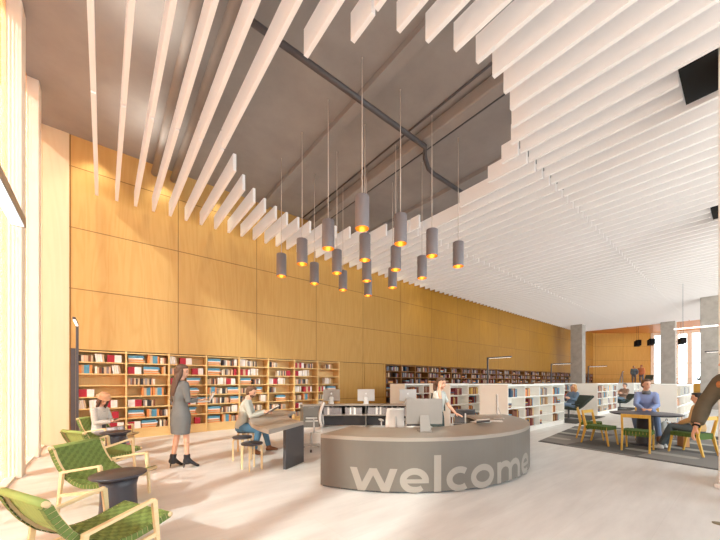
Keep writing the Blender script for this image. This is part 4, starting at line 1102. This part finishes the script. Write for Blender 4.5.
def person(label,loc,rz,J,skin=None,scale=1.0,vox=0.013,women=False,hairstyle='short',hairmat=None,clothes=(),hands=None,heel=0.0,w=1.0):
    skin=skin or SK
    b=MB(); torso(b,J,0,women=women)
    for k in 'LR': arm(b,J,k,0,1.0,0,w); leg(b,J,k,0,1.0,0,w); foot(b,J,k,0,0,heel)
    head(b,J); me=remeshed(b,vox,3)
    c=MB(); c.merge(me,0); bpy.data.meshes.remove(me); face(c,J)
    for k in 'LR':
        hd=(hands or {}).get(k,{}); wr,el=J['wr'+k],J['el'+k]
        d=hd.get('d') or (wr-el); pn=hd.get('pn') or V(0,-1 if k=='L' else 1,0); th=hd.get('th') or V(1,0,0.2)
        hand(c,wr,d,pn,th,hd.get('curl',0.45))
    o=c.build('person',[skin,EYE_M,LIP]); o.location=loc; o.rotation_euler=(0,0,rz); o.scale=(scale,)*3
    tag(o,label,'person')
    if hairmat: hair(hairstyle,J,hairmat,o,vox)
    for it in clothes:
        kind=it['k']; g=it.get('g',0.014); q=MB(); nm=it.get('name',kind)
        if kind=='top':
            torso(q,J,g,z_from=it.get('hem',-0.05),women=women)
            for k in 'LR': arm(q,J,k,g,it.get('sleeve',0.97),0,w)
        elif kind=='trousers':
            torso(q,J,g*0.9,z_from=-0.12,to=0.26,women=women)
            for k in 'LR': leg(q,J,k,g,it.get('len',0.97),0,w)
        elif kind=='skirt':
            st=[]
            for h,ww,d in it['tab']: st.append((J['P']+V(0,0,h),V(0,ww,0),V(d,0,0)))
            q.loft(st,24)
        elif kind=='lapskirt':
            torso(q,J,g,z_from=-0.12,to=0.3,women=women)
            a=(J['hipL']+J['hipR'])/2; c2=(J['knL']+J['knR'])/2
            q.loft([(a,V(0,0.19,0),V(0,0,0.10)),(a.lerp(c2,0.5),V(0,0.19,0),V(0,0,0.09)),(a.lerp(c2,0.95),V(0,0.19,0),V(0,0,0.075))],20)
        elif kind=='shoes':
            for k in 'LR':
                z=MB(); foot(z,J,k,0.008,0,it.get('heel',0)); 
                if it.get('shaft'): an=J['an'+k]; z.tube([an+(J['kn'+k]-an).normalized()*it['shaft'],an,V(an.x,an.y,J['to'+k].z+0.03)],[0.052,0.05,0.048],14)
                me=remeshed(z,min(vox,0.012),2); s=MB(); s.merge(me)
                if it.get('heel'):
                    an=J['an'+k]; to=J['to'+k]; d=V(to.x-an.x,to.y-an.y,0).normalized(); s.tube([V(an.x,an.y,0.0+0.003)-d*0.05,V(an.x,an.y,it['heel']+0.03)-d*0.03],[0.006,0.018],10)
                s.build('shoe',it['m'],o)
            continue
        elif kind=='hat':
            Mh=head_matrix(J); q=MB(); R3=Mh.to_3x3()
            st=[]
            for h,r in ((0.060,0.132),(0.066,0.136),(0.070,0.132),(0.073,0.102),(0.12,0.096),(0.155,0.085),(0.168,0.055)): st.append((Mh@V(-0.01,0,h),R3@V(r*1.08,0,0),R3@V(0,r,0)))
            q.loft(st,32); q.build('hat',it['m'],o); continue
        elif kind=='vest':
            torso(q,J,g,z_from=0.05,women=women)
        elif kind=='collar':
            q.tube([J['N']+V(0,0,-0.05),J['N']+V(0.01,0,0.03)],[0.095,0.068],18); q.build(nm,it['m'],o); continue
        me=remeshed(q,vox,it.get('it',3)); s=MB(); s.merge(me); bpy.data.meshes.remove(me)
        s.build(nm,it['m'],o)
    return o
H_=lambda n,c:P('hair_'+n,c,0.6,var=0.15,scale=40)
HB=H_('brown',(92,66,50)); HBL=H_('blond',(206,150,92)); HD=H_('dark',(44,36,34)); HM=H_('mid_brown',(104,74,52)); HG=H_('grey',(96,88,84))
CL=lambda n,c,v=0.08:P('cloth_'+n,c,0.85,var=v,scale=14)
GREY=CL('grey_suit',(112,110,108)); SHIRT=CL('pale_shirt',(196,192,178)); JEAN=CL('blue_jeans',(92,128,156),0.15); BOOT=P('tan_suede',(142,96,66),0.8); BLK=P('black_leather',(40,38,42),0.4)
# 1 standing woman
J=base_pose(lean=0.0,headp=0.15,heady=-0.75)
for k in 'LR': J['an'+k].z=0.15; J['kn'+k].z=0.54
J['anL']+=V(-0.05,0.02,0); J['toL']=V(0.08,0.16,0.03); J['anR']=V(0.06,-0.10,0.15); J['toR']=V(0.21,-0.16,0.03); J['knR']=V(0.05,-0.10,0.54)
J['knL']=V(-0.01,0.10,0.54)
J['elR']=J['shR']+V(0.02,-0.05,-0.27); J['wrR']=J['elR']+V(0.20,0.04,-0.0); J['elL']=J['shL']+V(-0.02,0.08,-0.26); J['wrL']=J['elL']+V(0.22,-0.12,0.02)
w1=person('woman in grey skirt suit standing with an open laptop by the bookcase',(1.05,6.27,0),math.radians(16),J,women=True,hairstyle='long',hairmat=HB,scale=1.02,vox=0.011,w=0.88,heel=0.085,
  hands={'R':dict(d=V(1,0.2,0),pn=V(0,0,1),th=V(0,-1,0),curl=0.25),'L':dict(d=V(1,-0.1,0),pn=V(0,0,1),th=V(0,1,0),curl=0.25)},
  clothes=[dict(k='top',m=GREY,g=0.013,hem=-0.05,sleeve=0.93,name='jacket'),dict(k='skirt',m=GREY,name='skirt',tab=[(0.17,0.125,0.10),(0.06,0.178,0.125),(-0.03,0.208,0.145),(-0.2,0.212,0.14),(-0.33,0.20,0.13),(-0.35,0.197,0.128)]),dict(k='shoes',m=BLK,heel=0.085,shaft=0.08)])
lp=empty('laptop',(1.05+0.36,6.27+0.06,1.13),math.radians(-6),'open silver laptop held by the woman in the grey suit','laptop')
b=MB(); b.box(-0.11,0.11,-0.14,0.14,0,0.014); b.build('keyboard_deck',M['alu'],lp,bevel=0.003)
b=MB(); b.bar((0.11,0,0.012),(0.20,0,0.18),0.28,0.008,up=(0,0,1)); b.build('screen_lid',M['alu'],lp)
# 2 bearded man reading at the slab-leg table
J=base_pose(sit=0.46,lean=0.22,headp=0.35,heady=-0.15)
J['knL']=V(0.42,0.14,0.50); J['knR']=V(0.36,-0.16,0.48); J['anL']=V(0.52,0.16,0.085); J['toL']=V(0.68,0.18,0.03); J['anR']=V(0.26,-0.16,0.085); J['toR']=V(0.40,-0.20,0.03)
for k,s in (('L',1),('R',-1)):
    J['el'+k]=J['sh'+k]+V(0.10,0.06*s,-0.26); J['wr'+k]=V(0.46,0.13*s-0.02,0.845)
m1=person('bearded man in a pale shirt and jeans reading at the slab-leg table',(2.26,6.72,0),math.radians(-28),J,skin=SK,hairstyle='short',hairmat=HM,vox=0.012,scale=1.02,
  hands={'R':dict(d=V(1,0.25,-0.05),pn=V(0,0.3,-1),th=V(0,1,0.2)),'L':dict(d=V(1,-0.25,-0.05),pn=V(0,-0.3,-1),th=V(0,-1,0.2))},
  clothes=[dict(k='top',m=SHIRT,g=0.016,hem=-0.08,name='shirt'),dict(k='trousers',m=JEAN,g=0.014,name='jeans'),dict(k='shoes',m=BOOT,shaft=0.10)])
Mh=head_matrix(J); b=MB(); b.ell(Mh@V(0.035,0,-0.062),0.055,0.058,0.045,14,10,0,Mh.to_3x3()); b.build('beard',HM,m1)
mg=empty('magazine',(2.26+0.62*math.cos(math.radians(-26)),6.72+0.62*math.sin(math.radians(-26)),0.80),math.radians(-26),'open magazine with dark pages held by the bearded man','magazine')
def magazine(root,w=0.25,l=0.30,tilt=0.5,dark=True):
    for sg in (-1,1):
        vs=[];n=6
        for i in range(n+1):
            t=i/n; y=sg*w*t; z=0.035*math.sin(t*PI)*0.8+0.03*t
            for x in (-l/2,l/2): vs.append((x*math.cos(tilt),y,z+x*math.sin(tilt)+l/2*math.sin(tilt)))
        b=MB(); b.add(vs,[(2*i,2*i+1,2*i+3,2*i+2) for i in range(n)],0,True); b.add([(x,y,z-0.006) for x,y,z in vs],[(2*i,2*i+2,2*i+3,2*i+1) for i in range(n)],0,True)
        for i in range(3):
            a=0.2+0.28*i; b.add([(v[0],v[1],v[2]+0.0015) for v in ((vs[2][0]*a,sg*w*0.2,vs[2][2]),)*0],[],1)
        b.build('page',M['magpage'] if (sg<0)==dark else M['paper'],root)
M['magpage']=P('printed_page',(98,96,98),0.5,var=0.5,scale=18)
magazine(mg)
# 3 girl in a hat on the farthest lounge chair
J=base_pose(sit=0.30,lean=0.05,headp=0.55,heady=-0.35)
for k,s in (('L',1),('R',-1)):
    J['kn'+k]=V(0.42,0.10*s,0.46); J['an'+k]=V(0.56,0.10*s,0.085); J['to'+k]=V(0.70,0.12*s,0.03); J['el'+k]=J['sh'+k]+V(0.08,0.05*s,-0.26); J['wr'+k]=V(0.32,0.05*s,0.64)
KN=P('dotted_white_knit',(214,208,200),0.9,var=0.25,scale=60); PK=P('pink_shoe',(216,140,146),0.6); LG=CL('light_grey_jeans',(178,172,176)); CAP=P('peach_felt',(222,168,130),0.85)
yd=LD[1]
gl=person('girl in a peach hat and white cardigan sitting looking at her hands',(LD[0][0]-0.33*math.cos(yd),LD[0][1]-0.33*math.sin(yd),0.02),yd+0.1,J,women=True,hairstyle='bob',hairmat=HB,vox=0.012,scale=0.98,w=0.9,
  clothes=[dict(k='top',m=KN,g=0.018,hem=-0.05,name='cardigan'),dict(k='trousers',m=LG,g=0.012,name='jeans'),dict(k='shoes',m=PK),dict(k='hat',m=CAP)],
  hands={'R':dict(d=V(0.8,0.5,0),pn=V(0,0.3,1),th=V(0,0,1)),'L':dict(d=V(0.8,-0.5,0),pn=V(0,-0.3,1),th=V(0,0,1))})
b=MB(); Jt=dict(J); b.loft([(J['P']+V(0.118,0,h),V(0,0.055,0),V(0.012,0,0)) for h in (0.05,0.2,0.35,0.46)],12); b.build('dark_top',CL('charcoal_top',(86,84,88)),gl)
ph=MB(); ph.box(-0.035,0.035,-0.07,0.07,-0.004,0.004); o=ph.build('phone',M['screen'],bevel=0.003); a=yd+0.2
a=yd+0.1
o.location=(LD[0][0]+0.08*math.cos(a),LD[0][1]+0.08*math.sin(a),0.70); o.rotation_euler=(0,-0.5,a); tag(o,'dark phone held by the girl in the peach hat','phone')
# 4 receptionist on the phone
J=base_pose(lean=0.10,headp=0.10,heady=-0.1)
J['elL']=J['shL']+V(0.08,0.10,-0.25); J['wrL']=V(0.34,0.18,1.00)
J['elR']=J['shR']+V(0.14,-0.08,-0.21); J['wrR']=J['H']+V(0.03,-0.15,-0.09)
WT=CL('white_blouse',(204,202,194)); DG=CL('dark_green_skirt',(70,78,74))
rc=person('receptionist with a ponytail on the phone behind the curved desk',(4.94,3.76,0),math.radians(-78),J,women=True,hairstyle='pony',hairmat=HB,vox=0.012,scale=0.895,w=0.9,
  hands={'R':dict(d=V(0.0,0.25,1),pn=V(0,1,0),th=V(1,0,0),curl=0.35),'L':dict(d=V(1,-0.1,-0.3),pn=V(0,0,-1),th=V(0,-1,0),curl=0.2)},
  clothes=[dict(k='top',m=WT,g=0.014,hem=0.08,sleeve=0.38,name='blouse'),dict(k='skirt',m=DG,name='skirt',tab=[(0.20,0.135,0.105),(0.10,0.16,0.115),(0.0,0.185,0.13),(-0.2,0.20,0.14),(-0.4,0.19,0.13)]),dict(k='shoes',m=BLK)])
b=MB()
for sg in (-1,1): b.bar(J['P']+V(0.12,0.10*sg,0.12),J['P']+V(0.105,0.10*sg,0.50),0.05,0.012,up=(1,0,0)); b.bar(J['P']+V(-0.115,0.08*sg,0.12),J['P']+V(-0.08,0.08*sg,0.50),0.05,0.012,up=(1,0,0))
b.build('pinafore_straps',DG,rc)
lf=empty('magazine',(5.25,3.0,0.765),math.radians(-60),'open printed leaflet in front of the receptionist','magazine'); magazine(lf,0.16,0.22,0.12)
# 5 man in blue at the round table
J=base_pose(sit=0.46,narrow=True,lean=0.28,headp=0.05,heady=0.55)
J['knL']=V(0.40,0.16,0.52); J['knR']=V(0.36,-0.20,0.50); J['anL']=V(0.48,0.20,0.085); J['toL']=V(0.63,0.24,0.03)
for k,s in (('L',1),('R',-1)): J['el'+k]=J['sh'+k]+V(0.14,0.03*s,-0.23); J['wr'+k]=V(0.50,0.06*s,0.70)
BLU=CL('blue_shirt',(140,150,190)); VST=CL('grey_scarf',(112,110,112)); NJ=CL('slate_jeans',(112,122,148))
m5=person('man in a blue shirt leaning his arms on the round table',(11.12,1.74,0.012),math.radians(190),J,hairstyle='short',hairmat=HM,vox=0.012,scale=1.13,w=0.92,
  clothes=[dict(k='top',m=BLU,g=0.016,hem=-0.08,name='shirt'),dict(k='trousers',m=NJ,name='trousers'),dict(k='shoes',m=BOOT),dict(k='collar',m=VST,name='scarf')],
  hands={'R':dict(d=V(0.6,0.9,0),pn=V(0,0,-1),th=V(1,0,0)),'L':dict(d=V(0.6,-0.9,0),pn=V(0,0,-1),th=V(1,0,0))})
# 6 boy on the right chair
J=base_pose(sit=0.46,lean=-0.02,headp=0.05,heady=0.1)
for k,s in (('L',1),('R',-1)): J['kn'+k]=V(0.42,0.12*s,0.58); J['an'+k]=V(0.62,0.12*s,0.085); J['to'+k]=V(0.77,0.13*s,0.03); J['el'+k]=J['sh'+k]+V(0.06,0.04*s,-0.26); J['wr'+k]=V(0.28,0.10*s,0.66)
TJ=CL('tan_jacket',(206,164,112)); SL=CL('slate_trousers',(88,98,104)); 
person('dark-haired boy in a tan jacket sitting right of the round table',(9.62,0.70,0.012),math.radians(80),J,skin=SK,hairstyle='short',hairmat=HD,vox=0.012,scale=0.90,
  clothes=[dict(k='top',m=TJ,g=0.022,hem=-0.10,name='jacket'),dict(k='trousers',m=SL,g=0.02,name='trousers'),dict(k='shoes',m=M['paper'])],
  hands={'R':dict(d=V(1,0.3,-0.2),pn=V(0,0,-1),th=V(0,1,0)),'L':dict(d=V(1,-0.3,-0.2),pn=V(0,0,-1),th=V(0,-1,0))})
# 7 standing man at the right edge gripping the chair
J=base_pose(lean=0.33,headp=0.1,heady=-0.9)
J['elR']=V(0.31,-0.22,1.12); J['wrR']=V(0.46,-0.17,0.86)
J['elL']=J['shL']+V(0.0,0.08,-0.27)
OL=CL('olive_jacket',(100,88,70),0.2); 
m7=person('man in an olive jacket cropped by the right edge, reaching down',(6.04,-0.02,0),math.radians(141),J,hairstyle='short',hairmat=HD,vox=0.012,scale=1.08,
  hands={'R':dict(d=V(0.40,0.0,-0.9),pn=V(-0.6,0.5,-0.3),th=V(0.8,0.6,0.2),curl=0.5)},
  clothes=[dict(k='top',m=OL,g=0.034,hem=-0.05,sleeve=0.92,name='jacket'),dict(k='trousers',m=CL('stone_trousers',(206,196,190)),g=0.014,name='trousers'),dict(k='shoes',m=BOOT)])
b=MB(); wv=(J['wrR']-J['elR']).normalized(); b.tube([J['wrR']-wv*0.028,J['wrR']-wv*0.008],[0.036,0.036],16,side=(1,0,0)); b.build('watch_strap',M['black'],m7)
b=MB(); b.ell(J['shR'].lerp(J['elR'],0.25)+V(0.05,0.06,0.03),0.03,0.02,0.04,12,8); b.build('shoulder_patch',CL('orange_patch',(190,120,70)),m7)
# 8, 9 readers in the recliners
def reader(loc,rz,label,hm,hs,top,tro,bookc,bl,women,vox,scale):
    J=base_pose(sit=0.36,lean=-0.35,headp=0.15,heady=0.0)
    for k,s in (('L',1),('R',-1)): J['kn'+k]=V(0.40,0.11*s,0.56); J['an'+k]=V(0.72,0.10*s,0.30); J['to'+k]=V(0.86,0.11*s,0.30); J['el'+k]=J['sh'+k]+V(0.16,0.06*s,-0.22); J['wr'+k]=J['el'+k]+V(0.22,-0.02*s,0.06)
    for k in 'LR': J['an'+k]=V(0.60,J['an'+k].y,0.12); J['to'+k]=V(0.74,J['to'+k].y,0.07)
    person(label,loc,rz,J,women=women,hairstyle=hs,hairmat=hm,vox=vox,scale=scale,clothes=[dict(k='top',m=top,g=0.018,hem=-0.05,name='jacket'),dict(k='trousers',m=tro,name='trousers'),dict(k='shoes',m=BLK)])
    c,s=math.cos(rz),math.sin(rz); h=(J['wrL']+J['wrR'])/2
    bo=empty('open_book',(loc[0]+scale*(c*(h.x+0.12)-s*h.y),loc[1]+scale*(s*(h.x+0.12)+c*h.y),loc[2]+scale*h.z+0.02),rz,bl,'book')
    for sg in (-1,1):
        b=MB(); b.bar((0,0,0.02),(-0.05*0,sg*0.14,0.05),0.22,0.008,up=(1,0,0.8)); b.build('cover',bookc,bo)
reader((14.60,4.60,0.02),math.radians(152),'blonde woman in a denim jacket reclining with a red book',HBL,'bob',CL('denim_jacket',(104,120,140)),CL('denim_trousers',(120,136,158)),BM['red'],'red book held open by the blonde woman',True,0.016,1.08)
reader((22.25,4.50,0.02),math.radians(150),'grey-haired man in a brown vest reading in the far recliner',HG,'short',CL('brown_vest',(150,120,100)),CL('dusty_blue_trousers',(110,122,134)),BM['peach'],'pale book held open by the far reading man',False,0.02,1.10)
# 10, 11 two people standing on the gallery
J=base_pose(); J['elL']=J['shL']+V(0.1,0.12,-0.2)
person('standing person in a grey-blue coat on the far gallery',(37.75,6.75,1.3),math.radians(200),J,skin=SK2,hairstyle='short',hairmat=HG,vox=0.028,scale=0.93,
  clothes=[dict(k='top',m=CL('grey_blue_coat',(96,108,116)),g=0.03,hem=-0.12,name='coat'),dict(k='trousers',m=CL('grey_trousers',(110,106,108)),name='trousers'),dict(k='shoes',m=BLK)])
J=base_pose(); J['wrR']=J['shR']+V(0.2,-0.1,-0.3)
person('standing person in an orange jacket on the far gallery',(38.15,6.30,1.3),math.radians(170),J,skin=SK2,hairstyle='short',hairmat=HD,vox=0.028,scale=0.97,
  clothes=[dict(k='top',m=CL('orange_jacket',(214,136,92)),g=0.035,hem=-0.12,name='jacket'),dict(k='trousers',m=CL('dusk_jeans',(112,116,132)),name='trousers'),dict(k='shoes',m=BLK)])
# paper bag by the boy
pb=MB(); pb.hexa([(-0.10,-0.06,0),(0.10,-0.06,0),(0.10,0.06,0),(-0.10,0.06,0),(-0.11,-0.05,0.26),(0.11,-0.05,0.26),(0.11,0.05,0.26),(-0.11,0.05,0.26)])
o=pb.build('paper_bag',P('kraft_paper',(206,150,98),0.8)); o.location=(10.35,0.98,0.0125); o.rotation_euler=(0,0,0.6); tag(o,'brown paper bag on the rug beside the boy','bag')
SUN_E=22.0; WORLD_E=3.6; EXPO=0.04
# ------------------------------------------------------------------ light
def light(kind,name,loc,energy,col=(1,1,1),**k):
    l=bpy.data.lights.new(name,kind); l.energy=energy; l.color=col
    for a,v in k.items():
        if a not in('rot','dir'): setattr(l,a,v)
    o=bpy.data.objects.new(name,l); C.objects.link(o); o.location=loc
    if 'dir' in k: o.rotation_euler=Vector(k['dir']).to_track_quat('-Z','Y').to_euler()
    return o
light('SUN','sun',(-10,-2,12),SUN_E,(1.0,0.955,0.88),angle=math.radians(5),dir=(1,0.42,-0.74))
for i in range(9):
    x=-0.15+1.45*i
    light('SPOT','wall_washer',(x,9.75,7.25),55,(1,0.82,0.55),spot_size=math.radians(85),spot_blend=0.9,shadow_soft_size=0.05,dir=(0,0.42,-1))
for i in range(16):
    light('POINT','pendant_light',(3.69+1.01*(i%4),4.49+1.128*(i//4),4.36),1.0,(1,0.7,0.35),shadow_soft_size=0.04)
for x in (12,15,18,21,24,27,30,33): light('SPOT','down_fill',(x,8.9,6.0),45,(1,0.86,0.66),spot_size=math.radians(100),spot_blend=0.9,shadow_soft_size=0.05,dir=(0,0.5,-1))  # added fill along the far timber wall, no fitting modelled
for x,y in ((37,8),(39.5,7)): light('SPOT','down_fill',(x,y,6.4),110,(1,0.88,0.70),spot_size=math.radians(120),spot_blend=0.8,shadow_soft_size=0.06,dir=(0.5,0.2,-1))  # added fill to warm the far gallery wall
for x,y in ((16.75,8.3),(26.3,8.5),(33.1,8.0)): light('SPOT','lamp_light',(x,y,2.74),90,(1,0.92,0.8),spot_size=math.radians(130),spot_blend=0.8,shadow_soft_size=0.05,dir=(0,0.25,-1))
for x in (10.5,14.5,18.5):
    for y in (1.2,3.4,5.6): light('SPOT','down_fill',(x-0.2,y,6.05),100,(1,0.94,0.86),spot_size=math.radians(110),spot_blend=0.9,shadow_soft_size=0.15,dir=(0.15,0.1,-1))  # unseen spots added among the baffles to brighten the white bookcases
for x,y in ((0.6,3.0),(0.6,6.0),(0.9,8.6)): light('SPOT','up_fill',(x,y,6.5),50,(1,0.86,0.74),spot_size=math.radians(150),spot_blend=1.0,shadow_soft_size=0.3,dir=(0,0,1))  # unseen upward spots added to lift the slab at the left
# soft bounced daylight of the open hall behind and beside the camera
w=bpy.data.worlds.new('world'); scene.world=w; w.use_nodes=True; nt=w.node_tree
bg=nt.nodes['Background']
tc=nt.nodes.new('ShaderNodeTexCoord'); sp=nt.nodes.new('ShaderNodeSeparateXYZ'); nt.links.new(tc.outputs['Generated'],sp.inputs[0])
cr=nt.nodes.new('ShaderNodeValToRGB'); cr.color_ramp.elements[0].position=0.35; cr.color_ramp.elements[0].color=(0.88,0.86,0.86,1)
cr.color_ramp.elements[1].position=0.6; cr.color_ramp.elements[1].color=(0.98,0.98,1.0,1)
nt.links.new(math_node(nt,'MULTIPLY_ADD',sp.outputs[2],0.5,0.5),cr.inputs['Fac']); nt.links.new(cr.outputs['Color'],bg.inputs['Color'])
bg.inputs['Strength'].default_value=WORLD_E
scene.view_settings.view_transform='Standard'; scene.view_settings.look='None'; scene.view_settings.exposure=EXPO; scene.view_settings.gamma=1.0
scene.view_settings.use_white_balance=True; scene.view_settings.white_balance_temperature=5800; scene.view_settings.white_balance_tint=-4
scene.cycles.max_bounces=8; scene.cycles.diffuse_bounces=5; scene.cycles.transparent_max_bounces=12
scene.cycles.sample_clamp_indirect=6.0; scene.cycles.use_denoising=True
